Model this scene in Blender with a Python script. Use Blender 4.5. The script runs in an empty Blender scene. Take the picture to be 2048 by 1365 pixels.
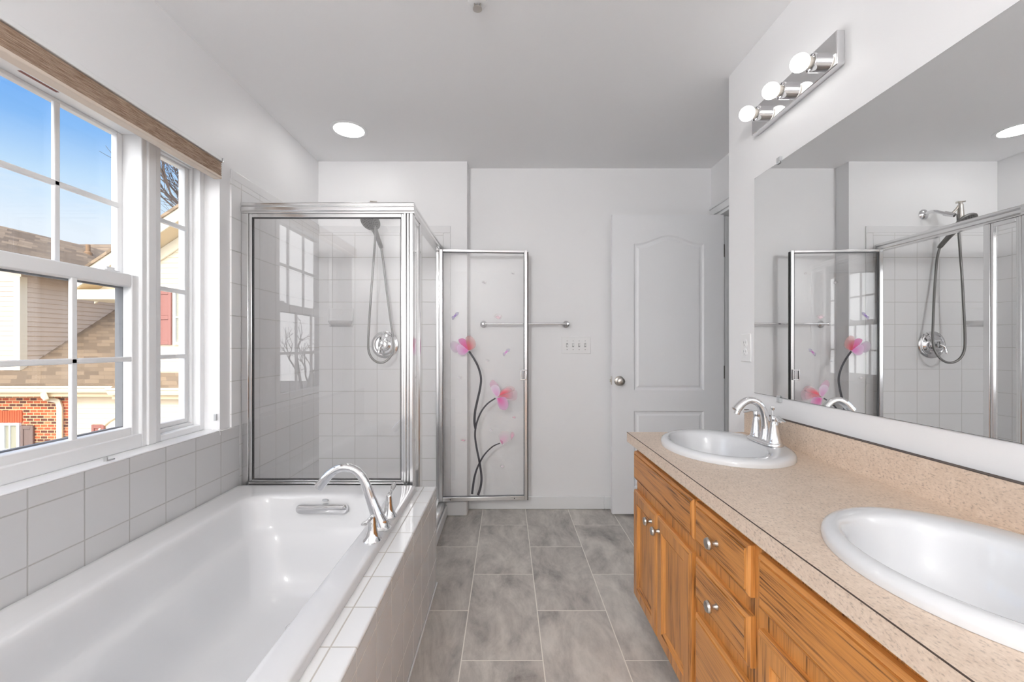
import bpy, bmesh, math, random
from mathutils import Vector, Matrix
random.seed(7)
PI = math.pi
SC = bpy.context.scene
COL = SC.collection

# ------------------------------------------------------------------ camera
EYE = 1.172
F, CX, CY = 853.0, 1013.0, 691.0          # focal length and vanishing point, in 2048x1365 pixels
cam_d = bpy.data.cameras.new('camera'); cam = bpy.data.objects.new('camera', cam_d); COL.objects.link(cam)
cam.location = (0, 0, EYE); cam.rotation_euler = (PI/2, 0, 0)
cam_d.sensor_width = 36.0; cam_d.lens = 36.0*F/2048.0
cam_d.shift_x = (1024.0-CX)/2048.0; cam_d.shift_y = (CY-682.5)/2048.0
cam_d.clip_start = 0.02; cam_d.clip_end = 400
SC.camera = cam

# ------------------------------------------------------------------ view, world, sun
SC.view_settings.view_transform = 'Standard'
SC.view_settings.look = 'None'
SC.view_settings.gamma = 1.0
SC.view_settings.exposure = 0.12
SC.view_settings.use_curve_mapping = False
cy = SC.cycles
cy.use_denoising = True
cy.max_bounces = 14; cy.diffuse_bounces = 7; cy.glossy_bounces = 8; cy.transmission_bounces = 8
cy.transparent_max_bounces = 24; cy.sample_clamp_indirect = 6.0
cy.caustics_reflective = False; cy.caustics_refractive = False

SKY_GAIN = .93
BULB, CAN, FILL = 5.6, 16.0, 122.0  # the last and largest strength drives the added fill globe
wld = bpy.data.worlds.new('sky'); SC.world = wld; wld.use_nodes = True
N = wld.node_tree.nodes; L = wld.node_tree.links; N.clear()
def wn(t, **kw):
    n = N.new(t)
    for k, v in kw.items(): setattr(n, k, v)
    return n
out = wn('ShaderNodeOutputWorld'); bg = wn('ShaderNodeBackground')
tc = wn('ShaderNodeTexCoord'); sep = wn('ShaderNodeSeparateXYZ')
L.new(tc.outputs['Generated'], sep.inputs[0])
ramp = wn('ShaderNodeValToRGB'); L.new(sep.outputs['Z'], ramp.inputs[0])
cr = ramp.color_ramp
cr.elements[0].position = 0.0; cr.elements[0].color = (.93, .95, .97, 1)
cr.elements[1].position = 1.0; cr.elements[1].color = (.03, .16, .55, 1)
for p, c in ((.08, (.86, .93, 1.0)), (.19, (.80, .90, 1.0)), (.27, (.55, .77, 1.0)), (.34, (.26, .53, .96)), (.42, (.12, .38, .90))):
    e = cr.elements.new(p); e.color = (*c, 1)
noi = wn('ShaderNodeTexNoise'); noi.inputs['Scale'].default_value = 3.2; noi.inputs['Detail'].default_value = 9
noi.inputs['Roughness'].default_value = .62
mp = wn('ShaderNodeMapping'); mp.inputs['Scale'].default_value = (1, 1, 3.4); L.new(tc.outputs['Generated'], mp.inputs[0]); L.new(mp.outputs[0], noi.inputs['Vector'])
cl = wn('ShaderNodeMapRange'); cl.inputs['From Min'].default_value = .56; cl.inputs['From Max'].default_value = .95
L.new(noi.outputs['Fac'], cl.inputs['Value'])
mixc = wn('ShaderNodeMix', data_type='RGBA'); L.new(cl.outputs[0], mixc.inputs['Factor']); L.new(ramp.outputs[0], mixc.inputs[6])
mixc.inputs[7].default_value = (.96, .97, .98, 1)
# bright hazy half of the sky round the sun, which stands behind the house
SUN_TRAVEL = Vector((.09, .84, -.53)).normalized()
vd = wn('ShaderNodeVectorMath', operation='DOT_PRODUCT'); L.new(tc.outputs['Generated'], vd.inputs[0]); vd.inputs[1].default_value = Vector((-.25, -.88, .38)).normalized()
hz = wn('ShaderNodeMapRange', interpolation_type='SMOOTHSTEP'); L.new(vd.outputs['Value'], hz.inputs['Value'])
hz.inputs['From Min'].default_value = -.1; hz.inputs['From Max'].default_value = .9; hz.inputs['To Min'].default_value = 0; hz.inputs['To Max'].default_value = 1
whi = wn('ShaderNodeMix', data_type='RGBA'); L.new(hz.outputs[0], whi.inputs['Factor']); L.new(mixc.outputs[2], whi.inputs[6]); whi.inputs[7].default_value = (.97, .98, 1.0, 1)
gain = wn('ShaderNodeMath', operation='MULTIPLY_ADD'); L.new(hz.outputs[0], gain.inputs[0]); gain.inputs[1].default_value = 3.0; gain.inputs[2].default_value = SKY_GAIN
L.new(whi.outputs[2], bg.inputs['Color']); L.new(gain.outputs[0], bg.inputs['Strength']); L.new(bg.outputs[0], out.inputs[0])

sd = bpy.data.lights.new('sun', 'SUN'); sd.energy = 1.2; sd.angle = .009; sd.color = (1, .93, .80)
sun = bpy.data.objects.new('sun', sd); COL.objects.link(sun)
sun.rotation_euler = SUN_TRAVEL.to_track_quat('-Z', 'Y').to_euler(); sun.location = (-3, -8, 9)

# ------------------------------------------------------------------ helpers: pixels
def PX(x, Y): return (x-CX)/F*Y
def PZ(y, Y): return EYE-(y-CY)/F*Y
def P(x, y, Y): return Vector((PX(x, Y), Y, PZ(y, Y)))

# ------------------------------------------------------------------ helpers: materials
def s2l(c): return tuple(((v/255)/12.92 if v/255 <= .04045 else ((v/255+.055)/1.055)**2.4) for v in c)
class NT:
    def __init__(s, name):
        s.m = bpy.data.materials.new(name); s.m.use_nodes = True
        s.t = s.m.node_tree; s.t.nodes.clear()
        s.out = s.n('ShaderNodeOutputMaterial')
    def n(s, t, ins=None, **kw):
        n = s.t.nodes.new(t)
        for k, v in kw.items(): setattr(n, k, v)
        for k, v in (ins or {}).items():
            if hasattr(v, 'is_output'): s.t.links.new(v, n.inputs[k])
            else: n.inputs[k].default_value = v
        return n
    def l(s, a, b): s.t.links.new(a, b)
    def bsdf(s, **ins):
        b = s.n('ShaderNodeBsdfPrincipled', {k.replace('_', ' '): v for k, v in ins.items()})
        s.l(b.outputs[0], s.out.inputs[0]); return b
def c4(c): return (c[0], c[1], c[2], 1)
def simple(name, col, rough=.5, metal=0, bump=None, coat=0, spec=.5, alpha=1):
    k = NT(name)
    b = k.bsdf(Base_Color=c4(col), Roughness=rough, Metallic=metal, Coat_Weight=coat, Specular_IOR_Level=spec)
    if bump:
        no = k.n('ShaderNodeTexNoise', {'Scale': bump[0], 'Detail': 4.0})
        pos = k.n('ShaderNodeNewGeometry'); k.l(pos.outputs['Position'], no.inputs['Vector'])
        bu = k.n('ShaderNodeBump', {'Strength': bump[1], 'Distance': .002, 'Height': no.outputs['Fac']})
        k.l(bu.outputs[0], b.inputs['Normal'])
    return k.m
def emit(name, col, st):
    k = NT(name); e = k.n('ShaderNodeEmission', {'Color': c4(col), 'Strength': st}); k.l(e.outputs[0], k.out.inputs[0]); return k.m
def glass(name, f0=.04, tint=(1, 1, 1), rough=0.0):
    k = NT(name)
    lw = k.n('ShaderNodeLayerWeight', {'Blend': .5})
    pw = k.n('ShaderNodeMath', {0: lw.outputs['Facing'], 1: 5.0}, operation='POWER')
    ma = k.n('ShaderNodeMath', {0: pw.outputs[0], 1: 1-f0, 2: f0}, operation='MULTIPLY_ADD')
    tr = k.n('ShaderNodeBsdfTransparent', {'Color': c4(tint)}); gl = k.n('ShaderNodeBsdfGlossy', {'Color': (1, 1, 1, 1), 'Roughness': rough})
    mx = k.n('ShaderNodeMixShader', {0: ma.outputs[0], 1: tr.outputs[0], 2: gl.outputs[0]}); k.l(mx.outputs[0], k.out.inputs[0])
    return k.m
def tile_mat(name, u, v, u0, v0, T, col, grout, mort=.0022, rough=.12, bump=.5, Tv=None):
    """square wall tile; u, v = world axes, u0, v0 = where a joint lies"""
    k = NT(name)
    g = k.n('ShaderNodeNewGeometry'); sp = k.n('ShaderNodeSeparateXYZ', {0: g.outputs['Position']})
    a = k.n('ShaderNodeMath', {0: sp.outputs[u], 1: -u0+200*T}, operation='ADD'); b_ = k.n('ShaderNodeMath', {0: sp.outputs[v], 1: -v0+200*(Tv or T)}, operation='ADD')
    cb = k.n('ShaderNodeCombineXYZ', {0: a.outputs[0], 1: b_.outputs[0]})
    br = k.n('ShaderNodeTexBrick', {'Vector': cb.outputs[0], 'Color1': c4(col), 'Color2': c4(tuple(c*.985 for c in col)), 'Mortar': c4(grout), 'Scale': 1.0, 'Mortar Size': mort,
             'Mortar Smooth': .3, 'Bias': 0.0, 'Brick Width': T, 'Row Height': Tv or T}, offset=0.0, offset_frequency=2, squash=1.0)
    no = k.n('ShaderNodeTexNoise', {'Vector': g.outputs['Position'], 'Scale': 9.0, 'Detail': 1.0})
    hh = k.n('ShaderNodeMath', {0: no.outputs['Fac'], 1: .35}, operation='MULTIPLY')
    h = k.n('ShaderNodeMath', {0: hh.outputs[0], 1: br.outputs['Fac']}, operation='SUBTRACT')
    bu = k.n('ShaderNodeBump', {'Strength': bump, 'Distance': .0016, 'Height': h.outputs[0]})
    ro = k.n('ShaderNodeMath', {0: br.outputs['Fac'], 1: .5, 2: rough}, operation='MULTIPLY_ADD')
    k.bsdf(Base_Color=br.outputs['Color'], Roughness=ro.outputs[0], Normal=bu.outputs[0])
    return k.m
def oak(name, axis):
    """honey oak, grain running along the world axis"""
    k = NT(name)
    g = k.n('ShaderNodeNewGeometry'); oi = k.n('ShaderNodeObjectInfo')
    off = k.n('ShaderNodeVectorMath', {0: g.outputs['Position']}, operation='ADD')
    rv = k.n('ShaderNodeMath', {0: oi.outputs['Random'], 1: 40.0}, operation='MULTIPLY'); cb = k.n('ShaderNodeCombineXYZ', {0: rv.outputs[0], 1: rv.outputs[0], 2: rv.outputs[0]})
    k.l(cb.outputs[0], off.inputs[1])
    sc = [1, 1, 1]; sc[axis] = .085
    mp = k.n('ShaderNodeMapping', {'Vector': off.outputs[0], 'Scale': sc})
    n1 = k.n('ShaderNodeTexNoise', {'Vector': mp.outputs[0], 'Scale': 11.0, 'Detail': 2.0, 'Roughness': .45, 'Distortion': .2})
    rings = k.n('ShaderNodeMath', {0: n1.outputs['Fac'], 1: 38.0}, operation='MULTIPLY'); sn = k.n('ShaderNodeMath', {0: rings.outputs[0]}, operation='SINE')
    r1 = k.n('ShaderNodeMapRange', {'Value': sn.outputs[0], 'From Min': .1, 'From Max': 1.0})
    sc2 = [1, 1, 1]; sc2[axis] = .022
    mp2 = k.n('ShaderNodeMapping', {'Vector': off.outputs[0], 'Scale': sc2})
    n2 = k.n('ShaderNodeTexNoise', {'Vector': mp2.outputs[0], 'Scale': 260.0, 'Detail': 3.0, 'Roughness': .7})
    r2 = k.n('ShaderNodeMapRange', {'Value': n2.outputs['Fac'], 'From Min': .46, 'From Max': .68})
    n3 = k.n('ShaderNodeTexNoise', {'Vector': mp.outputs[0], 'Scale': 7.0, 'Detail': 2.0})
    base = k.n('ShaderNodeMix', {'Factor': n3.outputs['Fac'], 6: c4(s2l((184, 120, 56))), 7: c4(s2l((212, 150, 84)))}, data_type='RGBA')
    gm = k.n('ShaderNodeMath', {0: r1.outputs[0], 1: r2.outputs[0]}, operation='MULTIPLY')
    f2 = k.n('ShaderNodeMath', {0: gm.outputs[0], 1: .75, 2: 0.0}, operation='MULTIPLY_ADD'); f3 = k.n('ShaderNodeMath', {0: r2.outputs[0], 1: .36, 2: f2.outputs[0]}, operation='MULTIPLY_ADD')
    f4 = k.n('ShaderNodeMath', {0: r1.outputs[0], 1: .14, 2: f3.outputs[0]}, operation='MULTIPLY_ADD')
    mx = k.n('ShaderNodeMix', {'Factor': f4.outputs[0], 6: base.outputs[2], 7: c4(s2l((84, 44, 16)))}, data_type='RGBA', clamp_factor=True)
    bu = k.n('ShaderNodeBump', {'Strength': .15, 'Distance': .0008, 'Height': n2.outputs['Fac']})
    k.bsdf(Base_Color=mx.outputs[2], Roughness=.36, Normal=bu.outputs[0], Coat_Weight=.15, Coat_Roughness=.25)
    return k.m
def laminate(name):
    k = NT(name)
    g = k.n('ShaderNodeNewGeometry')
    n1 = k.n('ShaderNodeTexNoise', {'Vector': g.outputs['Position'], 'Scale': 38.0, 'Detail': 4.0, 'Roughness': .65})
    mp = k.n('ShaderNodeMapping', {'Vector': g.outputs['Position'], 'Scale': (1, .55, 1)})
    n2 = k.n('ShaderNodeTexNoise', {'Vector': mp.outputs[0], 'Scale': 230.0, 'Detail': 3.0, 'Roughness': .6})
    a = k.n('ShaderNodeMix', {'Factor': n1.outputs['Fac'], 6: c4(s2l((198, 175, 154))), 7: c4(s2l((230, 212, 194)))}, data_type='RGBA')
    r = k.n('ShaderNodeMapRange', {'Value': n2.outputs['Fac'], 'From Min': .54, 'From Max': .72})
    f = k.n('ShaderNodeMath', {0: r.outputs[0], 1: .62}, operation='MULTIPLY')
    b_ = k.n('ShaderNodeMix', {'Factor': f.outputs[0], 6: a.outputs[2], 7: c4(s2l((124, 106, 94)))}, data_type='RGBA')
    r2 = k.n('ShaderNodeMapRange', {'Value': n2.outputs['Fac'], 'From Min': .45, 'From Max': .30})
    f2 = k.n('ShaderNodeMath', {0: r2.outputs[0], 1: .4}, operation='MULTIPLY')
    c_ = k.n('ShaderNodeMix', {'Factor': f2.outputs[0], 6: b_.outputs[2], 7: c4(s2l((236, 222, 204)))}, data_type='RGBA')
    k.bsdf(Base_Color=c_.outputs[2], Roughness=.38)
    return k.m
def floor_mat():
    k = NT('stone_look_floor_tile')
    g = k.n('ShaderNodeNewGeometry'); sp = k.n('ShaderNodeSeparateXYZ', {0: g.outputs['Position']})
    a = k.n('ShaderNodeMath', {0: sp.outputs[1], 1: -1.584+.2985+60*.597}, operation='ADD')
    b_ = k.n('ShaderNodeMath', {0: sp.outputs[0], 1: .168+100*.3035}, operation='ADD')
    cb = k.n('ShaderNodeCombineXYZ', {0: a.outputs[0], 1: b_.outputs[0]})
    br = k.n('ShaderNodeTexBrick', {'Vector': cb.outputs[0], 'Color1': (0, 0, 0, 1), 'Color2': (1, 1, 1, 1), 'Mortar': (.5, .5, .5, 1), 'Scale': 1.0, 'Mortar Size': .0022,
             'Mortar Smooth': .1, 'Bias': 0.0, 'Brick Width': .597, 'Row Height': .3035}, offset=.5, offset_frequency=2, squash=1.0)
    sh = k.n('ShaderNodeVectorMath', {0: br.outputs['Color'], 1: (13.7, 7.3, 3.1)}, operation='MULTIPLY')
    pp = k.n('ShaderNodeVectorMath', {0: g.outputs['Position'], 1: sh.outputs[0]}, operation='ADD')
    mp = k.n('ShaderNodeMapping', {'Vector': pp.outputs[0], 'Rotation': (0, 0, .6), 'Scale': (1.0, .45, 1)})
    n1 = k.n('ShaderNodeTexNoise', {'Vector': mp.outputs[0], 'Scale': 5.0, 'Detail': 9.0, 'Roughness': .66, 'Distortion': .7})
    n2 = k.n('ShaderNodeTexNoise', {'Vector': mp.outputs[0], 'Scale': 26.0, 'Detail': 6.0, 'Roughness': .7, 'Distortion': .4})
    ad = k.n('ShaderNodeMath', {0: n2.outputs['Fac'], 1: .35, 2: n1.outputs['Fac']}, operation='MULTIPLY_ADD')
    rp = k.n('ShaderNodeValToRGB', {0: ad.outputs[0]}); e = rp.color_ramp.elements
    e[0].position = .42; e[0].color = c4(s2l((122, 118, 114))); e[1].position = .98; e[1].color = c4(s2l((226, 220, 213)))
    q = rp.color_ramp.elements.new(.62); q.color = c4(s2l((176, 171, 166))); q = rp.color_ramp.elements.new(.78); q.color = c4(s2l((204, 199, 192)))
    mx = k.n('ShaderNodeMix', {'Factor': br.outputs['Fac'], 6: rp.outputs[0], 7: c4(s2l((236, 232, 224)))}, data_type='RGBA')
    h = k.n('ShaderNodeMath', {0: ad.outputs[0], 1: .3}, operation='MULTIPLY'); h2 = k.n('ShaderNodeMath', {0: h.outputs[0], 1: br.outputs['Fac']}, operation='SUBTRACT')
    bu = k.n('ShaderNodeBump', {'Strength': .25, 'Distance': .001, 'Height': h2.outputs[0]})
    k.bsdf(Base_Color=mx.outputs[2], Roughness=.45, Normal=bu.outputs[0])
    return k.m
def brick_mat():
    k = NT('red_brick')
    g = k.n('ShaderNodeNewGeometry'); sp = k.n('ShaderNodeSeparateXYZ', {0: g.outputs['Position']})
    a = k.n('ShaderNodeMath', {0: sp.outputs[0], 1: sp.outputs[1]}, operation='ADD'); a2 = k.n('ShaderNodeMath', {0: a.outputs[0], 1: 100.0}, operation='ADD'); z = k.n('ShaderNodeMath', {0: sp.outputs[2], 1: 50.0}, operation='ADD')
    cb = k.n('ShaderNodeCombineXYZ', {0: a2.outputs[0], 1: z.outputs[0]})
    br = k.n('ShaderNodeTexBrick', {'Vector': cb.outputs[0], 'Color1': (0, 0, 0, 1), 'Color2': (1, 1, 1, 1), 'Mortar': (.5, .5, .5, 1), 'Scale': 1.0, 'Mortar Size': .006,
             'Mortar Smooth': .1, 'Bias': 0.0, 'Brick Width': .145, 'Row Height': .061}, offset=.5, offset_frequency=2)
    rp = k.n('ShaderNodeValToRGB', {0: br.outputs['Color']}); rp.color_ramp.interpolation = 'CONSTANT'; e = rp.color_ramp.elements
    e[0].position = 0; e[0].color = c4(s2l((104, 60, 46))); e[1].position = .3; e[1].color = c4(s2l((190, 96, 58)))
    q = e.new(.6); q.color = c4(s2l((172, 82, 52))); q = e.new(.85); q.color = c4(s2l((205, 118, 78)))
    mx = k.n('ShaderNodeMix', {'Factor': br.outputs['Fac'], 6: rp.outputs[0], 7: c4(s2l((226, 194, 150)))}, data_type='RGBA')
    k.bsdf(Base_Color=mx.outputs[2], Roughness=.85)
    return k.m
def shingle_mat(name, c0, c1, vert=2):
    k = NT(name)
    g = k.n('ShaderNodeNewGeometry'); sp = k.n('ShaderNodeSeparateXYZ', {0: g.outputs['Position']})
    a = k.n('ShaderNodeMath', {0: sp.outputs[0], 1: sp.outputs[1]}, operation='ADD'); a2 = k.n('ShaderNodeMath', {0: a.outputs[0], 1: 100.0}, operation='ADD'); z = k.n('ShaderNodeMath', {0: sp.outputs[2], 1: 50.0}, operation='ADD')
    cb = k.n('ShaderNodeCombineXYZ', {0: a2.outputs[0], 1: z.outputs[0]})
    br = k.n('ShaderNodeTexBrick', {'Vector': cb.outputs[0], 'Color1': (0, 0, 0, 1), 'Color2': (1, 1, 1, 1), 'Mortar': (.15, .15, .15, 1), 'Scale': 1.0, 'Mortar Size': .004,
             'Mortar Smooth': .3, 'Brick Width': .30, 'Row Height': .075}, offset=.37, offset_frequency=2)
    no = k.n('ShaderNodeTexNoise', {'Vector': g.outputs['Position'], 'Scale': 60.0, 'Detail': 3.0})
    f = k.n('ShaderNodeMath', {0: br.outputs['Color'], 1: .6}, operation='MULTIPLY'); f2 = k.n('ShaderNodeMath', {0: no.outputs['Fac'], 1: .4, 2: f.outputs[0]}, operation='MULTIPLY_ADD')
    mx = k.n('ShaderNodeMix', {'Factor': f2.outputs[0], 6: c4(s2l(c0)), 7: c4(s2l(c1))}, data_type='RGBA')
    k.bsdf(Base_Color=mx.outputs[2], Roughness=.9)
    return k.m
def blind_mat():
    k = NT('woven_shade_fabric')
    g = k.n('ShaderNodeNewGeometry')
    mp = k.n('ShaderNodeMapping', {'Vector': g.outputs['Position'], 'Scale': (1, .05, 1)})
    n1 = k.n('ShaderNodeTexNoise', {'Vector': mp.outputs[0], 'Scale': 420.0, 'Detail': 3.0, 'Roughness': .7})
    r = k.n('ShaderNodeMapRange', {'Value': n1.outputs['Fac'], 'From Min': .36, 'From Max': .66})
    mx = k.n('ShaderNodeMix', {'Factor': r.outputs[0], 6: c4(s2l((148, 122, 102))), 7: c4(s2l((214, 196, 178)))}, data_type='RGBA')
    k.bsdf(Base_Color=mx.outputs[2], Roughness=.85)
    return k.m
def attr_print():
    k = NT('printed_petal_film')
    at = k.n('ShaderNodeAttribute', attribute_name='print')
    k.bsdf(Base_Color=at.outputs['Color'], Roughness=.4, Alpha=at.outputs['Alpha'])
    return k.m

M = {}
M['wall'] = simple('white_wall_paint', s2l((241, 241, 242)), .42, bump=(260, .04))
M['ceiling'] = simple('ceiling_paint', s2l((245, 245, 246)), .75)
M['trim'] = simple('white_trim_paint', s2l((236, 237, 238)), .3)
M['door'] = simple('white_door_paint', s2l((240, 241, 243)), .38, bump=(140, .05))
M['vinyl'] = simple('white_vinyl', s2l((240, 241, 242)), .35)
M['dark_gap'] = simple('dark_gasket', s2l((40, 40, 42)), .6)
M['mesh_grey'] = simple('grey_weatherstrip', s2l((128, 130, 134)), .8)
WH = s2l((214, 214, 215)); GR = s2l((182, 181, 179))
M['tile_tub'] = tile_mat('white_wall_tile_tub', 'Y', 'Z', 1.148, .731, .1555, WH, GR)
W2 = s2l((238, 238, 239)); G2 = s2l((206, 205, 203))  # same white tile as by the tub, colour lightened to lift the dim shower
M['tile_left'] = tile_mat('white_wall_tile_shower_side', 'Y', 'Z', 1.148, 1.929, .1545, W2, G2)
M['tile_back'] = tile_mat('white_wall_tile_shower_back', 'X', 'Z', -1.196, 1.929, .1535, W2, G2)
M['tile_trim'] = simple('white_bullnose_tile', s2l((236, 236, 237)), .12)
M['tile_apron'] = tile_mat('white_apron_tile', 'Y', 'Z', 1.43, .425, .1495, s2l((226, 227, 228)), s2l((238, 237, 233)))
M['tile_ledge'] = tile_mat('white_ledge_tile', 'Y', 'X', 1.43, -.405, .1495, s2l((232, 232, 232)), s2l((186, 181, 174)))
M['acrylic'] = simple('white_acrylic', s2l((221, 221, 222)), .10, coat=.3)
M['porcelain'] = simple('white_porcelain', s2l((216, 217, 219)), .07, coat=.4)
M['chrome'] = simple('polished_chrome', (.80, .80, .81), .07, 1)
M['alu'] = simple('polished_aluminium', (.83, .83, .83), .17, 1)
M['nickel'] = simple('brushed_nickel', (.60, .57, .53), .28, 1)
M['hinge'] = simple('bronze_hinge', s2l((96, 90, 84)), .4, .8)
M['grey_plastic'] = simple('satin_grey_metal', (.23, .225, .22), .36, .6)
M['nozzle'] = simple('dark_rubber', s2l((52, 52, 54)), .6)
M['mirror'] = simple('mirror_silver', (.90, .91, .91), .0, 1)
M['mirror_edge'] = simple('mirror_edge', s2l((70, 76, 76)), .3)
M['oak_h'] = oak('honey_oak_grain_along', 1); M['oak_v'] = oak('honey_oak_grain_upright', 2)
M['laminate'] = laminate('speckled_beige_laminate')
M['seam'] = simple('dark_laminate_seam', s2l((62, 48, 40)), .6)
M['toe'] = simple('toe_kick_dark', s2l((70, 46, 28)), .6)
M['floor'] = floor_mat()
M['glass'] = glass('shower_glass', .05, (1, 1, 1)); M['pane'] = glass('window_glass', .02)
M['bulb'] = emit('glowing_bulb', (1, .985, .96), BULB); M['fill_glow'] = emit('added_fill_emission', (1, .99, .98), FILL); M['can'] = emit('glowing_diffuser', (1, .98, .95), CAN)
M['bulb_neck'] = simple('white_bulb_neck', s2l((225, 218, 208)), .35)
M['plastic'] = simple('white_plastic', s2l((240, 240, 240)), .3)
M['plastic_grey'] = simple('grey_slot', s2l((165, 165, 165)), .5)
M['clear_clip'] = simple('clear_plastic_clip', s2l((190, 192, 194)), .15)
M['shade'] = blind_mat(); M['sticker'] = simple('brown_sticker', s2l((128, 78, 72)), .6)
M['stem'] = simple('printed_dark_stem', s2l((62, 60, 66)), .5); M['print'] = attr_print()
M['cream'] = simple('cream_siding', s2l((232, 216, 190)), .7); M['beige'] = simple('beige_siding', s2l((214, 196, 176)), .7)
M['house_trim'] = simple('cream_house_trim', s2l((236, 226, 202)), .55); M['soffit'] = simple('tan_soffit', s2l((214, 194, 160)), .7)
M['brick'] = brick_mat(); M['lintel'] = simple('orange_soldier_brick', s2l((190, 92, 56)), .85)
M['roof'] = shingle_mat('brown_shingle', (98, 82, 66), (156, 134, 108)); M['roof2'] = shingle_mat('grey_brown_shingle', (104, 88, 72), (172, 148, 120))
M['shutter_red'] = simple('dusty_red_shutter', s2l((158, 104, 94)), .6); M['shutter_brown'] = simple('taupe_shutter', s2l((122, 102, 94)), .6)
M['curtain'] = simple('pale_curtain', s2l((176, 172, 150)), .9); M['bark'] = simple('grey_bark', s2l((92, 78, 70)), .9)
M['bounce_ground'] = simple('pale_bounce_ground', s2l((150, 148, 142)), .95, bump=(30, .4)); M['asphalt'] = simple('vent_lead', s2l((150, 120, 90)), .7)  # unseen ground made pale to bounce light up to the ceiling
M['hall'] = simple('hall_paint', s2l((205, 205, 205)), .7)

# ------------------------------------------------------------------ helpers: meshes
class MB:
    def __init__(s): s.bm = bmesh.new()
    def face(s, pts):
        vs = [s.bm.verts.new(p) for p in pts]
        return s.bm.faces.new(vs)
    def box(s, x0, x1, y0, y1, z0, z1):
        if x0 > x1: x0, x1 = x1, x0
        if y0 > y1: y0, y1 = y1, y0
        if z0 > z1: z0, z1 = z1, z0
        v = [s.bm.verts.new(p) for p in ((x0,y0,z0),(x1,y0,z0),(x1,y1,z0),(x0,y1,z0),(x0,y0,z1),(x1,y0,z1),(x1,y1,z1),(x0,y1,z1))]
        for f in ((0,3,2,1),(4,5,6,7),(0,1,5,4),(1,2,6,5),(2,3,7,6),(3,0,4,7)): s.bm.faces.new([v[i] for i in f])
        return s
    def obox(s, c, ax, ay, az, hx, hy, hz):
        ax, ay, az = Vector(ax).normalized(), Vector(ay).normalized(), Vector(az).normalized(); c = Vector(c)
        v = [s.bm.verts.new(c+ax*hx*i+ay*hy*j+az*hz*k) for i, j, k in ((-1,-1,-1),(1,-1,-1),(1,1,-1),(-1,1,-1),(-1,-1,1),(1,-1,1),(1,1,1),(-1,1,1))]
        fs = [s.bm.faces.new([v[i] for i in f]) for f in ((0,3,2,1),(4,5,6,7),(0,1,5,4),(1,2,6,5),(2,3,7,6),(3,0,4,7))]
        bmesh.ops.recalc_face_normals(s.bm, faces=fs); return s
    def loft(s, rings, cap0=True, cap1=True, closed=True):
        vr = [[s.bm.verts.new(p) for p in r] for r in rings]; n = len(vr[0]); fs = []
        for a, b in zip(vr, vr[1:]):
            for i in range(n if closed else n-1):
                fs.append(s.bm.faces.new((a[i], a[(i+1) % n], b[(i+1) % n], b[i])))
        if cap0: fs.append(s.bm.faces.new(vr[0][::-1]))
        if cap1: fs.append(s.bm.faces.new(vr[-1]))
        bmesh.ops.recalc_face_normals(s.bm, faces=fs); return s
    def tube(s, pts, r, n=12, flat=1.0, up=None):
        pts = [Vector(p) for p in pts]; m = len(pts)
        rs = r if isinstance(r, (list, tuple)) else [r]*m
        t = [(pts[min(i+1, m-1)]-pts[max(i-1, 0)]).normalized() for i in range(m)]
        u = Vector(up) if up else (Vector((0, 0, 1)) if abs(t[0].z) < .9 else Vector((1, 0, 0)))
        rings = []
        for i in range(m):
            u = (u-t[i]*u.dot(t[i]))
            u = u.normalized() if u.length > 1e-6 else t[i].orthogonal().normalized()
            w = t[i].cross(u)
            rings.append([pts[i]+(u*math.cos(2*PI*k/n)*flat+w*math.sin(2*PI*k/n))*rs[i] for k in range(n)])
        return s.loft(rings)
    def lathe(s, prof, o=(0,0,0), axis=(0,0,1), n=28):
        """prof: (radius, height) pairs along axis from o"""
        q = Vector((0,0,1)).rotation_difference(Vector(axis).normalized()); o = Vector(o)
        rings = [[o+q @ Vector((max(r, 1e-5)*math.cos(2*PI*k/n), max(r, 1e-5)*math.sin(2*PI*k/n), h)) for k in range(n)] for r, h in prof]
        return s.loft(rings)
    def prism(s, poly, d):
        """poly: 3d points in a plane, extruded by vector d"""
        a = [Vector(p) for p in poly]; d = Vector(d)
        return s.loft([a, [p+d for p in a]])
    def done(s, name, mat, parent=None, at=None, bevel=0, seg=2, smooth=35, sub=0):
        me = bpy.data.meshes.new(name)
        bm = s.bm
        o0 = Vector(at) if at is not None else (root_of(parent) if parent is not None else Vector((0,0,0)))
        if o0.length: bmesh.ops.translate(bm, vec=-o0, verts=bm.verts)
        bm.to_mesh(me); bm.free()
        for m in (mat if isinstance(mat, (list, tuple)) else [mat]): me.materials.append(m)
        if smooth:
            for p in me.polygons: p.use_smooth = True
            me.set_sharp_from_angle(angle=math.radians(smooth))
        o = bpy.data.objects.new(name, me); COL.objects.link(o)
        if parent is not None: o.parent = parent
        else: o.location = o0
        if bevel:
            b = o.modifiers.new('bevel', 'BEVEL'); b.width = bevel; b.segments = seg; b.limit_method = 'ANGLE'; b.angle_limit = math.radians(40)
        if sub:
            m_ = o.modifiers.new('subdivision', 'SUBSURF'); m_.levels = sub; m_.render_levels = sub
        return o
def root_of(o):
    while o.parent: o = o.parent
    return Vector(o.location)
def tag(o, label, cat, group=None):
    o['label'] = label; o['category'] = cat
    if group: o['group'] = group
    return o
def struct(o, label=None): 
    o['kind'] = 'structure'
    if label: o['label'] = label
    return o
def thing(name, loc, label, cat, group=None):
    o = bpy.data.objects.new(name, None); COL.objects.link(o); o.location = loc; o.empty_display_size = .05
    return tag(o, label, cat, group)
def setting(name, loc, label=None):
    o = bpy.data.objects.new(name, None); COL.objects.link(o); o.location = loc; o.empty_display_size = .05
    return struct(o, label)
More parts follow.
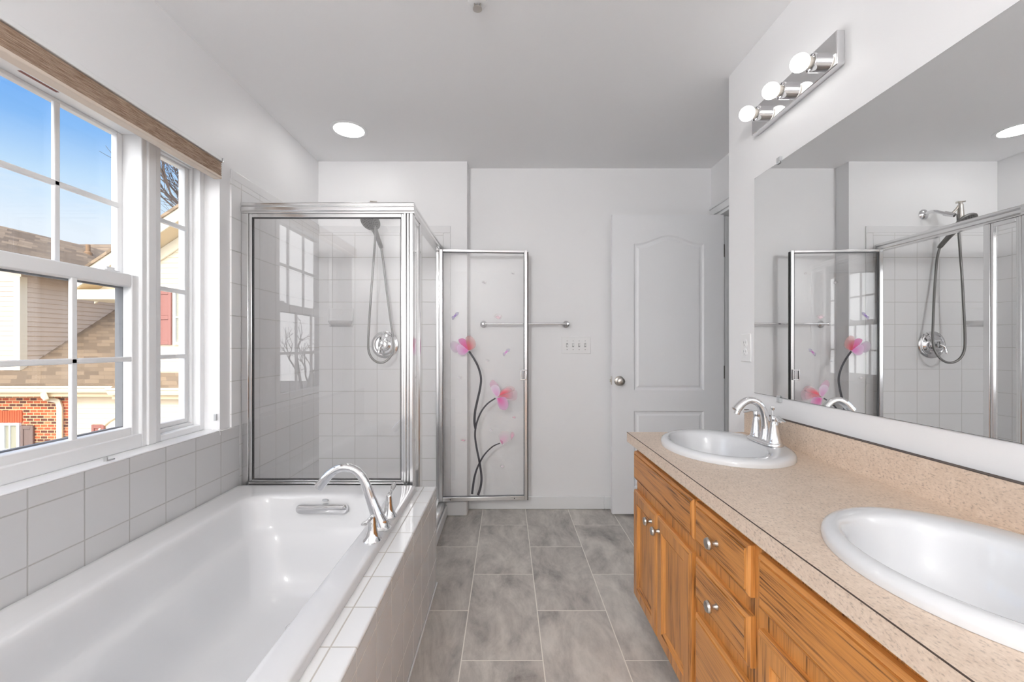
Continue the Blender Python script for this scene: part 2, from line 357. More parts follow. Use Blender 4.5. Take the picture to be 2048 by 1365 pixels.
def spline(pts, n=8):
    pts = [Vector(p) for p in pts]; o = []
    for i in range(len(pts)-1):
        p0, p1, p2, p3 = pts[max(i-1, 0)], pts[i], pts[i+1], pts[min(i+2, len(pts)-1)]
        for k in range(n):
            t = k/n
            o.append(.5*((2*p1)+(p2-p0)*t+(2*p0-5*p1+4*p2-p3)*t*t+(3*p1-p0-3*p2+p3)*t**3))
    return o+[pts[-1]]
def lerp_list(v, m):
    o = []
    for i in range(m):
        f = i/(m-1)*(len(v)-1); k = min(int(f), len(v)-2); o.append(v[k]+(v[k+1]-v[k])*(f-k))
    return o
def rrect(x0, x1, y0, y1, r, z, n=12):
    pts = []
    for cx, cy, a0 in ((x1-r, y1-r, 0), (x0+r, y1-r, PI/2), (x0+r, y0+r, PI), (x1-r, y0+r, 3*PI/2)):
        for k in range(n): a = a0+PI/2*k/(n-1); pts.append(Vector((cx+r*math.cos(a), cy+r*math.sin(a), z)))
    return pts
def ell(cx, cy, a, b, z, n=72): return [Vector((cx+a*math.cos(2*PI*k/n), cy+b*math.sin(2*PI*k/n), z)) for k in range(n)]
def plate_with_holes(outer, holes, d):
    """flat plate: outer loop and hole loops (3d points), thickness vector d"""
    mb = MB(); bm = mb.bm; d = Vector(d); loops = []
    for lp in [outer]+holes:
        vs = [bm.verts.new(p) for p in lp]; loops.append(vs)
        for i in range(len(vs)): bm.edges.new((vs[i], vs[(i+1) % len(vs)]))
    bmesh.ops.triangle_fill(bm, use_beauty=True, use_dissolve=False, edges=bm.edges[:])
    tf = bm.faces[:]; dup = {}
    for vs in loops:
        for v in vs: dup[v] = bm.verts.new(v.co+d)
    for f in tf: bm.faces.new([dup[v] for v in reversed(f.verts)])
    for vs in loops:
        for i in range(len(vs)): a, b = vs[i], vs[(i+1) % len(vs)]; bm.faces.new((a, b, dup[b], dup[a]))
    bmesh.ops.recalc_face_normals(bm, faces=bm.faces[:])
    return mb

# ------------------------------------------------------------------ the room
H = 2.44
XL, XR, XF = -1.297, 1.05, 1.465       # left wall, mirror wall, far right wall with the doorway
YB, YS, YR = 3.056, 2.940, -1.6       # back wall, furred shower wall, wall behind the camera
YW = 2.013                             # end of the mirror wall
OY0, OY1, OZ0, OZ1 = .59, 1.929, .785, 2.0   # window opening
XO = -1.47                             # outer face of the left wall
struct(MB().box(XO, 2.7, YR-.12, YB+.12, -.08, 0).done('floor', M['floor'], smooth=0))
struct(MB().box(XO, 2.7, YR-.12, YB+.12, H, H+.08).done('ceiling', M['ceiling'], smooth=0))
w = MB().box(XO, XL, YR-.12, OY0, 0, H).box(XO, XL, OY1, YB+.12, 0, H).box(XO, XL, OY0, OY1, 0, OZ0).box(XO, XL, OY0, OY1, OZ1, H)
wall_left = struct(w.done('wall_left', M['wall'], smooth=0))
wall_back = struct(MB().box(XL, 2.7, YB, YB+.12, 0, H).done('wall_back', M['wall'], smooth=0))
wall_shower = struct(MB().box(XL, -.272, YS, YB, 0, H).done('wall_shower', M['wall'], smooth=0))
struct(MB().box(XR, XR+.12, YR, YW, 0, H).box(XR+.12, XF, YW-.12, YW, 0, H).done('wall_right', M['wall'], smooth=0))
DZ = 2.088
struct(MB().box(XF, XF+.115, YW-.12, 2.17, 0, H).box(XF, XF+.115, 2.17, 2.985, DZ, H).box(XF, XF+.115, 2.985, YB, 0, H).done('wall_doorway', M['wall'], smooth=0))
struct(MB().box(XL, 2.7, YR-.12, YR, 0, H).done('wall_rear', M['wall'], smooth=0))
struct(MB().box(2.58, 2.7, YW-.4, YB, 0, H).box(XF+.115, 2.58, YW-.52, YW-.4, 0, H).done('wall_hall', M['hall'], smooth=0))
# tile facings are part of the walls they cover
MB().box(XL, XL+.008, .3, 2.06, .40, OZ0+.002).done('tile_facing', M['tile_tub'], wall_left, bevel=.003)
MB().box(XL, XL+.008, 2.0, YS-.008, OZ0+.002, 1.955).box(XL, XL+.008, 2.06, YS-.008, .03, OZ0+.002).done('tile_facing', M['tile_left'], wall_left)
MB().box(XL, XL+.0085, 2.0, YS-.008, 1.955, 2.0).done('tile_border', M['tile_trim'], wall_left, bevel=.003)
MB().box(XL+.008, -.435, YS-.008, YS, .03, 1.945).done('tile_facing', M['tile_back'], wall_shower)
MB().box(XL+.008, -.386, YS-.0085, YS, 1.945, 1.994).box(-.435, -.386, YS-.0085, YS, .10, 1.945).done('tile_border', M['tile_trim'], wall_shower, bevel=.003)
# window sill cap of bullnose tile
MB().box(XO+.09, XL+.009, OY0, OY1, OZ0, OZ0+.006).done('sill_cap', M['tile_trim'], wall_left, bevel=.004)

def baseboard(name, x0, x1, y0, y1, h=.0935):
    mb = MB().box(x0, x1, y0, y1, 0, h)
    return struct(mb.done(name, M['trim'], bevel=.006, seg=3))
baseboard('baseboard_back', -.272, .70, YB-.014, YB)
baseboard('baseboard_doorway', .70, XF, YB-.014, YB)
baseboard('baseboard_shower', -.418, -.272, YS-.013, YS, .097)
baseboard('baseboard_right', XR-.013, XR, YR, .30)

# ------------------------------------------------------------------ door casing and the open door
cs = MB()
for y0, y1, z0, z1 in ((2.11, 2.17, 0, DZ+.062), (2.11, 3.04, DZ, DZ+.062)):
    cs.box(XF-.012, XF, y0, y1, z0, z1)
cs.box(XF-.02, XF, 2.10, 3.045, DZ+.045, DZ+.066)
struct(cs.done('trim_1', M['trim'], bevel=.004))
struct(MB().box(XF, XF+.115, 2.965, 2.985, 0, DZ).box(XF+.05, XF+.063, 2.952, 2.965, 0, DZ).box(XF, XF+.115, 2.17, 2.19, 0, DZ).box(XF, XF+.115, 2.19, 2.965, DZ-.02, DZ).done('trim_2', M['trim'], bevel=.002))

def arch_outline(x0, x1, z0, z1, h, d, y, n=25):
    """panel outline inset by d; top is a cathedral arch rising h over the middle"""
    x0 += d; x1 -= d; z0 += d; z1 -= d
    p = [Vector((x0, y, z0)), Vector((x1, y, z0))]
    for k in range(n):
        u = k/(n-1); p.append(Vector((x1+(x0-x1)*u, y, z1+h*(.5-.5*math.cos(2*PI*u))**1.15)))
    return p
DX0, DX1, DY0, DY1, DZ0, DZ1 = .724, 1.487, 2.918, 2.953, .016, 2.066
door = setting('door_1', ((DX0+DX1)/2, (DY0+DY1)/2, 0), 'white moulded door with arched upper panel standing open against the back wall')
def door_leaf():
    panels = [(.872, 1.352, .862, 1.868, .058), (.872, 1.352, .20, .722, 0.0)]
    mb = MB(); bm = mb.bm
    front = [Vector(p) for p in ((DX0, DY0, DZ0), (DX1, DY0, DZ0), (DX1, DY0, DZ1), (DX0, DY0, DZ1))]
    outl = [arch_outline(a, b, c, e, h, 0, DY0) for a, b, c, e, h in panels]
    vs_all = []
    for lp in [front]+outl:
        vs = [bm.verts.new(p) for p in lp]; vs_all.append(vs)
        for i in range(len(vs)): bm.edges.new((vs[i], vs[(i+1) % len(vs)]))
    bmesh.ops.triangle_fill(bm, use_beauty=True, use_dissolve=False, edges=bm.edges[:])
    for (a, b, c, e, h), vs in zip(panels, vs_all[1:]):
        prev = vs
        for d, dy in ((.010, .009), (.020, .010), (.034, .003), (.045, .0035)):
            nv = [bm.verts.new(p) for p in arch_outline(a, b, c, e, h, d, DY0+dy)]
            for i in range(len(nv)): bm.faces.new((prev[i], prev[(i+1) % len(nv)], nv[(i+1) % len(nv)], nv[i]))
            prev = nv
        bm.faces.new(prev)
    bk = [bm.verts.new((p.x, DY1, p.z)) for p in front]; f = vs_all[0]
    for i in range(4): bm.faces.new((f[i], f[(i+1) % 4], bk[(i+1) % 4], bk[i]))
    bm.faces.new(bk[::-1])
    bmesh.ops.recalc_face_normals(bm, faces=bm.faces[:])
    return mb
leaf = door_leaf().done('door_leaf', M['door'], door, smooth=25)
kx, kz = PX(1241, 2.88), PZ(763, 2.88)
MB().lathe([(.032, 0), (.033, .004), (.028, .009), (.013, .012), (.012, .028), (.021, .034), (.027, .045), (.026, .055), (.018, .062), (.006, .064), (0, .063)], (kx, DY0, kz), (0, -1, 0)).done('door_knob', M['nickel'], door)
MB().box(DX0-.004, DX0, DY0+.006, DY1-.006, kz-.028, kz+.028).box(DX0-.014, DX0, DY0+.012, DY1-.012, kz-.009, kz+.009).done('latch_plate', M['nickel'], door, bevel=.001)
for zc in (1.83, .985, .22):
    hg = MB().box(DX1+.0015, DX1+.038, 2.9625, 2.965, zc-.045, zc+.045).lathe([(.006, 0), (.006, .09)], (DX1+.004, 2.957, zc-.045), n=12)
    hg.done('hinge', M['hinge'], door)

# ------------------------------------------------------------------ windows
def frame_rect(mb, x0, x1, y0, y1, z0, z1, w, wt=None, wb=None):
    wt = wt or w; wb = wb or w
    mb.box(x0, x1, y0, y0+w, z0, z1).box(x0, x1, y1-w, y1, z0, z1).box(x0, x1, y0+w, y1-w, z0, z0+wb).box(x0, x1, y0+w, y1-w, z1-wt, z1); return mb
WX = -1.366        # room side of the window frames
def narrow_window(name, y0, y1, label):
    r = setting(name, (WX-.04, (y0+y1)/2, OZ0), label)
    frame_rect(MB(), -1.455, WX, y0, y1, OZ0+.006, OZ1, .026, .040, .026).done('window_frame', M['vinyl'], r, bevel=.003)
    frame_rect(MB(), -1.445, WX-.03, y0+.026, y1-.026, OZ0+.032, OZ1-.04, .012, .006, .014).done('window_stop', M['vinyl'], r, bevel=.002)
    s = frame_rect(MB(), -1.44, WX-.044, y0+.038, y1-.038, OZ0+.046, OZ1-.046, .020, .010, .020).done('sash', M['vinyl'], r, bevel=.003)
    g0, g1, z0, z1 = y0+.058, y1-.058, OZ0+.066, OZ1-.056
    MB().box(-1.428, -1.422, g0-.004, g1+.004, z0-.004, z1+.004).done('glass_pane', M['pane'], s, smooth=0)
    mu = MB()
    for zc in (1.124, 1.404, 1.683): mu.box(-1.4215, -1.405, g0-.006, g1+.006, zc-.009, zc+.009)
    mu.done('muntin', M['vinyl'], s, bevel=.003)
    return r
narrow_window('window_2', 1.660, OY1, 'narrow white fixed window of four panes beside the shower, right of the double hung window')
narrow_window('window_3', OY0, .859, 'narrow white fixed window of four panes, left of the double hung window')
win = setting('window_1', (WX-.04, 1.26, OZ0), 'white double hung window over the bathtub')
y0, y1 = .899, 1.620
frame_rect(MB(), XO+.004, WX, y0, y1, OZ0+.006, OZ1, .022, .038, .05).done('window_frame', M['vinyl'], win, bevel=.003)
struct(MB().box(XO+.004, WX+.006, y1, 1.660, OZ0+.006, OZ1).box(XO+.004, WX+.006, .859, y0, OZ0+.006, OZ1).done('trim_3', M['vinyl'], bevel=.004), 'white posts joining the three windows')
ml = MB()
ml.box(WX-.003, WX+.001, y1-.001, y1+.0005, OZ0+.04, OZ1)
up = frame_rect(MB(), -1.462, -1.438, y0+.022, y1-.022, 1.388, OZ1-.038, .022, .012, .035).done('upper_sash', M['vinyl'], win, bevel=.003)
gy0, gy1 = y0+.044, y1-.044
MB().box(-1.453, -1.447, gy0-.004, gy1+.004, 1.42, OZ1-.046).done('glass_pane', M['pane'], up, smooth=0)
mu = MB()
for yc in (1.148, 1.362): mu.box(-1.4465, -1.434, yc-.009, yc+.009, 1.42, OZ1-.05)
mu.box(-1.4465, -1.434, gy0-.006, gy1+.006, 1.681, 1.699); mu.done('muntin', M['vinyl'], up, bevel=.003)
MB().box(-1.46, -1.44, y0+.022, y0+.03, OZ0+.06, 1.388).box(-1.46, -1.44, y1-.03, y1-.022, OZ0+.06, 1.388).done('jamb_liner', M['mesh_grey'], win)
lo = frame_rect(MB(), -1.412, WX-.012, y0+.018, y1-.018, OZ0+.05, 1.432, .034, .046, .036).done('lower_sash', M['vinyl'], win, bevel=.004)
frame_rect(MB(), -1.425, -1.412, y0+.03, y1-.03, OZ0+.06, 1.425, .022, .044, .03).done('weather_strip', M['mesh_grey'], lo)
MB().box(-1.398, -1.392, y0+.05, y1-.05, OZ0+.084, 1.388).done('glass_pane', M['pane'], lo, smooth=0)
mu = MB()
for yc in (1.148, 1.362): mu.box(-1.3915, -1.379, yc-.0095, yc+.0095, OZ0+.084, 1.39)
mu.box(-1.3915, -1.379, y0+.048, y1-.046, 1.112, 1.130); mu.done('muntin', M['vinyl'], lo, bevel=.003)
for yl in (1.05, 1.50):
    MB().box(-1.425, -1.385, yl-.03, yl+.03, 1.432, 1.438).box(-1.41, -1.395, yl-.012, yl+.02, 1.438, 1.449).done('sash_lock', M['vinyl'], lo, bevel=.002)
MB().box(-1.405, -1.395, 1.225, 1.33, OZ1-.0388, OZ1-.038).done('warning_sticker', M['sticker'], win)

# clip and cleat on the window sill
c_ = MB().box(-1.318, -1.308, 1.395, 1.40, OZ0+.006, OZ0+.020).box(-1.318, -1.308, 1.40, 1.425, OZ0+.006, OZ0+.010)
tag(c_.done('sill_clip', M['plastic_grey'], at=(-1.313, 1.41, OZ0+.006)), 'small grey clip lying on the white window sill', 'clip')
c_ = MB().box(XL-.022, XL-.010, OY1-.010, OY1, .832, .862)
tag(c_.done('cord_cleat', M['clear_clip'], at=(XL-.016, OY1, .847), bevel=.002), 'small clear cord cleat on the window reveal beside the shower', 'cleat')
tag(MB().tube(spline([(XL-.020, OY1-.03, .7925), (XL-.008, OY1-.022, .795), (XL+.012, OY1-.02, .788), (XL+.0125, OY1-.015, .768)]), .0012, 6).done('cord_end', M['plastic'], at=(XL, OY1-.02, .79)), 'thin white cord end trailing over the sill edge', 'cord')

# ------------------------------------------------------------------ raised shade in the window head
bl = thing('pleated_shade', (-1.275, 1.26, 1.905), 'raised brown woven pleated shade across the top of the window', 'blind')
BY0, BY1 = OY0-.01, 1.886
MB().box(-1.2965, -1.256, BY0, BY1, 1.984, 2.000).done('headrail', M['vinyl'], bl, bevel=.002)
zs = 1.9815; prof = [(-1.292, zs), (-1.266, zs)]
for k in range(8):
    prof += [(-1.257, zs-.0038), (-1.262, zs-.0078)]; zs -= .0078
prof += [(-1.292, zs)]
MB().prism([(x, BY0+.002, z) for x, z in prof], (0, BY1-BY0-.004, 0)).done('pleat_stack', M['shade'], bl, smooth=20)
MB().box(-1.293, -1.257, BY0+.001, BY1-.001, 1.906, zs-.0006).done('bottom_rail', simple('pale_shade_rail', s2l((222, 208, 194)), .6), bl, bevel=.003)
MB().box(-1.2965, -1.252, BY1, BY1+.006, 1.980, 2.002).done('end_bracket', M['alu'], bl, bevel=.002)

# ------------------------------------------------------------------ tub surround and bathtub
TZ = .477
sr = thing('tub_surround', (-.39, 1.2, 0), 'white tiled platform wall along the right side of the bathtub', 'tub surround')
MB().box(-.42, -.345, .25, 2.098, 0, TZ-.012).done('apron', M['tile_apron'], sr)
MB().box(-.452, -.343, .25, 2.10, TZ-.012, TZ).box(XL+.009, -.452, 2.052, 2.10, TZ-.012, TZ).done('ledge', M['tile_ledge'], sr, bevel=.006, seg=3)
MB().box(XL+.009, -.42, 2.055, 2.098, .05, TZ-.012).done('end_wall', M['tile_apron'], sr)
MB().box(-.3445, -.338, .25, 2.098, 0, .008).done('caulk_line', M['trim'], sr, bevel=.002)

tub = thing('bathtub', (-.86, 1.2, .02), 'white drop-in bathtub set under the window', 'bathtub')
R = [(-1.286, -.430, .352, 2.050, .02, TZ), (-1.286, -.430, .352, 2.050, .02, .494), (-1.284, -.434, .356, 2.046, .022, .501), (-1.277, -.442, .364, 2.038, .03, .504),
     (-1.16, -.515, .52, 1.925, .10, .504), (-1.146, -.522, .54, 1.912, .10, .501), (-1.136, -.529, .555, 1.902, .10, .490), (-1.128, -.536, .59, 1.894, .10, .455),
     (-1.115, -.546, .66, 1.884, .10, .385), (-1.108, -.550, .69, 1.880, .10, .365), (-1.088, -.562, .74, 1.868, .10, .348), (-1.070, -.574, .80, 1.858, .11, .315),
     (-1.050, -.590, .90, 1.842, .12, .22), (-1.035, -.604, .97, 1.826, .13, .165), (-1.01, -.63, 1.03, 1.800, .13, .128), (-.97, -.67, 1.09, 1.76, .12, .110), (-.92, -.72, 1.2, 1.70, .09, .104)]
mb = MB().loft([rrect(a, b, c, d, r, z, 12) for a, b, c, d, r, z in R], cap0=False, cap1=True)
mb.done('tub_shell', M['acrylic'], tub, smooth=180, sub=1)
# overflow bar, badge and drain
oy = 1.8815
def pill(c, hx, hz, d, n=12):
    pts = []
    for sx, a0 in ((1, -PI/2), (-1, PI/2)):
        for k in range(n): a = a0+PI*k/(n-1); pts.append(Vector((c[0]+sx*(hx-hz)+hz*math.cos(a), c[1], c[2]+hz*math.sin(a))))
    return pts
ov = MB(); c0 = (-.813, 1.888, .4505)
ov.loft([pill(c0, .114, .020, 0), pill((c0[0], c0[1]-.014, c0[2]), .114, .020, 0), pill((c0[0], c0[1]-.02, c0[2]), .110, .016, 0), pill((c0[0], c0[1]-.022, c0[2]), .10, .008, 0)])
ov.done('overflow_cover', M['chrome'], tub)
MB().loft([[Vector((-.806+.014*math.cos(2*PI*k/20), 1.8995-.0, .4825+.0055*math.sin(2*PI*k/20))) for k in range(20)], [Vector((-.806+.013*math.cos(2*PI*k/20), 1.893, .4825+.005*math.sin(2*PI*k/20))) for k in range(20)]]).done('badge', M['clear_clip'], tub)
MB().lathe([(.034, 0), (.034, .004), (.028, .008), (.022, .008), (.020, .012), (.008, .014), (0, .014)], (-.80, 1.615, .102)).done('drain', M['chrome'], tub)

# roman tub filler standing on the rim
fy = 1.562; fx = -.462; fz = .5035
fl = thing('tub_filler', (fx, fy, fz), 'chrome arched tub filler with two lever handles on the bathtub rim', 'faucet')
MB().lathe([(.036, 0), (.036, .003), (.033, .006), (.026, .014), (.0225, .03)], (fx+.004, fy, fz)).done('spout_base', M['chrome'], fl)
sp_pts = spline([(fx+.004, fy, fz+.008), (-.476, fy, .555), (-.497, fy, .610), (-.521, fy, .676), (-.548, fy, .710), (-.583, fy, .724), (-.617, fy, .719), (-.650, fy, .697), (-.688, fy, .652)], 8)
MB().tube(sp_pts, lerp_list([.029, .0225, .0185, .0165, .0155, .0155, .016, .017, .0185], len(sp_pts)), 20, up=(0, 1, 0)).done('spout', M['chrome'], fl)
def lever_handle(root, x, y, z, dirv, s=1.0):
    h = MB().lathe([(.031*s, 0), (.031*s, .003*s), (.028*s, .007*s), (.021*s, .02*s), (.0155*s, .04*s), (.0135*s, .058*s), (.0135*s, .066*s), (.012*s, .070*s), (.012*s, .076*s), (.009*s, .084*s), (0, .086*s)], (x, y, z))
    o = h.done('handle', M['chrome'], root)
    d = Vector(dirv).normalized(); a = Vector((x, y, z+.079*s))
    pts = spline([a-d*.006*s, a+d*.012*s+Vector((0, 0, .004*s)), a+d*.03*s+Vector((0, 0, .002*s)), a+d*.052*s+Vector((0, 0, .004*s)), a+d*.064*s+Vector((0, 0, .008*s))], 5)
    MB().tube(pts, lerp_list([.007*s, .0085*s, .008*s, .011*s, .005*s], len(pts)), 12, flat=.55, up=(0, 0, 1)).done('lever', M['chrome'], o)
lever_handle(fl, fx+.003, fy-.102, fz, (-.22, -1, -.12))
lever_handle(fl, fx+.003, fy+.102, fz, (.12, 1, .45))

# ------------------------------------------------------------------ shower
YP, XP = 2.085, -.468                       # glass line over the tub deck, glass line of the door side
pan = thing('shower_pan', (-.87, 2.5, 0), 'white shower base with raised curb behind the bathtub', 'shower base')
MB().box(XL+.009, -.52, 2.10, YS-.009, 0, .05).done('base', M['acrylic'], pan, bevel=.004)
MB().box(-.52, -.42, 2.10, YS-.009, 0, .100).done('curb', M['acrylic'], pan, bevel=.012, seg=3)
MB().box(-.4195, -.406, 2.102, YS-.014, 0, .075).done('curb_trim', M['trim'], pan, bevel=.005)

en = thing('shower_enclosure', (-.87, 2.5, .1), 'chrome framed glass shower enclosure with its door swung open', 'shower')
ZT = 1.866
def header_y(x0, x1, yc):      # header rail running along X, ribbed face
    prof = [(yc+.020, ZT), (yc-.016, ZT), (yc-.020, ZT-.004), (yc-.020, ZT-.014), (yc-.014, ZT-.018), (yc-.020, ZT-.023), (yc-.020, ZT-.040), (yc-.014, ZT-.045), (yc-.014, ZT-.052), (yc+.020, ZT-.052)]
    return [(x0, y, z) for y, z in prof], (x1-x0, 0, 0)
a, d = header_y(XL+.0085, XP+.02, YP)
hd = MB().prism(a, d)
a, d = [(XP+(y-YP)*-1, YP-.0, z) for (x, y, z) in a], (0, YS-.009-YP, 0)
hd.prism(a, d)
hd.done('header_rail', M['alu'], en, bevel=.0012, smooth=20)
# fixed panel over the tub deck
fp = MB()
fp.box(XL+.0085, XL+.042, YP-.014, YP+.014, TZ+.001, ZT-.053).done('wall_jamb', M['alu'], en, bevel=.002)
MB().box(XL+.0425, XP-.032, YP-.012, YP+.012, TZ+.001, TZ+.026).done('sill_rail', M['alu'], en, bevel=.003)
pf = frame_rect(MB(), 0, 1, 0, 1, 0, 1, .1) if False else MB()
px0, px1, pz0, pz1 = XL+.043, XP-.033, TZ+.027, ZT-.053
for q in ((px0, px0+.014, pz0, pz1), (px1-.012, px1, pz0, pz1), (px0+.014, px1-.012, pz0, pz0+.012), (px0+.014, px1-.012, pz1-.018, pz1)): pf.box(q[0], q[1], YP-.009, YP+.009, q[2], q[3])
pf.done('panel_frame', M['alu'], en, bevel=.002)
gk = MB()
for q in ((px0+.014, px0+.017, pz0+.012, pz1-.018), (px1-.015, px1-.012, pz0+.012, pz1-.018), (px0+.017, px1-.015, pz0+.012, pz0+.015), (px0+.017, px1-.015, pz1-.021, pz1-.018)): gk.box(q[0], q[1], YP-.0075, YP+.0075, q[2], q[3])
gk.done('gasket', M['dark_gap'], en)
MB().box(px0+.0172, px1-.0152, YP-.0025, YP+.0025, pz0+.0152, pz1-.0212).done('glass_panel', M['glass'], en, smooth=0)
# corner post: ribbed square
cp = MB()
for x0, x1, o in ((XP-.032, XP-.020, 0), (XP-.020, XP-.016, .012), (XP-.016, XP-.006, .003), (XP-.006, XP-.002, .012), (XP-.002, XP+.014, 0)): cp.box(x0, x1, YP-.017+o, YP+.02, TZ+.001, ZT-.053)
cp.box(XP-.014, XP+.014, YP+.021, YP+.034, .101, ZT-.053)
cp.done('corner_post', M['alu'], en, bevel=.002)
# door side: return panel, jamb, threshold, hinge jamb
YJ = 2.262
MB().box(XP-.012, XP+.012, YP+.035, YS-.036, .1005, .113).done('threshold', M['alu'], en, bevel=.003)
rf = MB()
for y0_, y1_, z0_, z1_ in ((YP+.035, YP+.047, .1135, ZT-.053), (YJ-.03, YJ-.018, .1135, ZT-.053), (YP+.047, YJ-.03, .1135, .128), (YP+.047, YJ-.03, ZT-.075, ZT-.053)): rf.box(XP-.009, XP+.009, y0_, y1_, z0_, z1_)
rf.done('panel_frame', M['alu'], en, bevel=.002)
MB().box(XP-.0025, XP+.0025, YP+.0472, YJ-.0302, .1282, ZT-.0752).done('glass_panel', M['glass'], en, smooth=0)
MB().box(XP-.016, XP+.012, YJ-.017, YJ+.014, .1135, ZT-.053).done('strike_jamb', M['alu'], en, bevel=.003)
MB().box(XP-.012, XP+.008, YS-.035, YS-.009, .101, ZT-.053).done('hinge_jamb', M['alu'], en, bevel=.003)
MB().box(XP+.0082, XP+.0095, YS-.033, YS-.012, .115, ZT-.06).done('magnet_strip', M['mesh_grey'], en)
# swung door
HP = Vector((XP+.012, 2.888, 0)); FP = Vector((.143, 2.925, 0))
du = (FP-HP).normalized(); dn = Vector((du.y, -du.x, 0)); DW = (FP-HP).length
dz0, dz1 = .114, 1.822
def dbox(mb, u0, u1, n0, n1, z0, z1):
    c = HP+du*((u0+u1)/2)+dn*((n0+n1)/2)+Vector((0, 0, (z0+z1)/2))
    return mb.obox(c, du, dn, (0, 0, 1), abs(u1-u0)/2, abs(n1-n0)/2, abs(z1-z0)/2)
df = MB()
dbox(df, 0, .024, -.011, .011, dz0, dz1); dbox(df, DW-.022, DW, -.011, .011, dz0, dz1)
dbox(df, .024, DW-.022, -.011, .011, dz0, dz0+.028); dbox(df, .024, DW-.022, -.011, .011, dz1-.018, dz1)
sdoor = df.done('shower_door', M['alu'], en, bevel=.003)
g2 = MB()
for u0, u1, z0, z1 in ((.024, .0275, dz0+.028, dz1-.018), (DW-.025, DW-.022, dz0+.028, dz1-.018), (.0275, DW-.025, dz0+.028, dz0+.031), (.0275, DW-.025, dz1-.021, dz1-.018)): dbox(g2, u0, u1, -.009, .009, z0, z1)
g2.done('gasket', M['mesh_grey'], sdoor)
dbox(MB(), DW+.0003, DW+.006, -.010, .004, dz0-.004, dz1-.01).done('edge_seal', M['dark_gap'], sdoor)
dbox(MB(), .0277, DW-.0252, -.0025, .0025, dz0+.0312, dz1-.0212).done('glass_panel', M['glass'], sdoor, smooth=0)
hz_ = PZ(750, 2.91)
hb = MB()
for sgn in (1,):
    dbox(hb, DW-.050, DW-.042, .011, .030, hz_-.036, hz_+.036)
    dbox(hb, DW-.042, DW-.004, .011, .030, hz_+.028, hz_+.036); dbox(hb, DW-.042, DW-.004, .011, .030, hz_-.036, hz_-.028)
    dbox(hb, DW-.012, DW-.004, .011, .030, hz_-.028, hz_+.028)
    dbox(hb, DW-.046, DW-.038, -.030, -.011, hz_-.036, hz_+.036); dbox(hb, DW-.038, DW-.004, -.030, -.011, hz_+.028, hz_+.036); dbox(hb, DW-.038, DW-.004, -.030, -.011, hz_-.036, hz_-.028)
hb.done('door_pull', M['chrome'], sdoor, bevel=.002)
for u in (.075, DW-.09):
    c = HP+du*u+dn*.0112+Vector((0, 0, dz0+.013)); MB().lathe([(.0035, 0), (.0035, .002), (.001, .003)], c, dn, 12).done('screw', M['nozzle'], sdoor)

# printed flower film on the door glass
def on_door(x, y, lift=.0032):
    k = (x-CX)/F; q = HP+dn*lift
    m = du.y/du.x; Y = (q.y-m*q.x)/(1-m*k)
    return Vector((k*Y, Y, PZ(y, Y)))
def stem(name, pts, w0, w1):
    pp = spline([Vector((x, y, 0)) for x, y in pts], 8); mb = MB(); a = []; b = []
    for i, p in enumerate(pp):
        t = (pp[min(i+1, len(pp)-1)]-pp[max(i-1, 0)]).normalized(); n = Vector((-t.y, t.x, 0)); w_ = (w0+(w1-w0)*i/(len(pp)-1))/2
        a.append(on_door(*(p+n*w_)[:2], .0034)); b.append(on_door(*(p-n*w_)[:2], .0034))
    va = [mb.bm.verts.new(p) for p in a]; vb = [mb.bm.verts.new(p) for p in b]
    for i in range(len(va)-1): mb.bm.faces.new((va[i], va[i+1], vb[i+1], vb[i]))
    return mb.done(name, M['stem'], sdoor, smooth=0)
def petals(name, items, lift0=.0036):
    """items: (outline pixels, base pixel, base rgba, rim rgba); colour runs from the base of the petal to its rim"""
    mb = MB(); cl_ = mb.bm.loops.layers.float_color.new('print'); li = lift0
    for outl, base, cb_, ce in items:
        pp = spline([Vector((x, y, 0)) for x, y in outl+[outl[0]]], 6)[:-1]; B = Vector((*base, 0)); K = 5
        rings = [[on_door(*(B+(p-B)*(j/K))[:2], li) for p in pp] for j in range(1, K+1)]
        vc = mb.bm.verts.new(on_door(*base, li)); vr = [[mb.bm.verts.new(p) for p in r] for r in rings]
        def colr(j):
            t = j/K; t = t*t*(3-2*t); c = [cb_[i]+(ce[i]-cb_[i])*t for i in range(4)]; return (*s2l([v for v in c[:3]]), c[3])
        n = len(pp)
        for i in range(n):
            f = mb.bm.faces.new((vc, vr[0][i], vr[0][(i+1) % n]))
            for lp, j in zip(f.loops, (0, 1, 1)): lp[cl_] = colr(j)
            for k_ in range(K-1):
                f = mb.bm.faces.new((vr[k_][i], vr[k_+1][i], vr[k_+1][(i+1) % n], vr[k_][(i+1) % n]))
                for lp, j in zip(f.loops, (k_+1, k_+2, k_+2, k_+1)): lp[cl_] = colr(j)
        li += .00015
    return mb.done(name, M['print'], sdoor, smooth=0)
stem('flower_stem', [(938, 703), (948, 718), (957, 736), (962, 757), (960, 778), (954, 805), (950, 825), (949, 845), (951, 858)], 4.0, 5.0)
stem('flower_stem', [(991, 797), (975, 808), (962, 825), (953, 848), (950, 870), (953, 895), (959, 925), (963, 955), (961, 975), (956, 991)], 2.8, 5.0)
stem('flower_stem', [(1000, 887), (985, 894), (969, 910), (957, 931), (949, 955), (944, 989)], 2.0, 4.6)
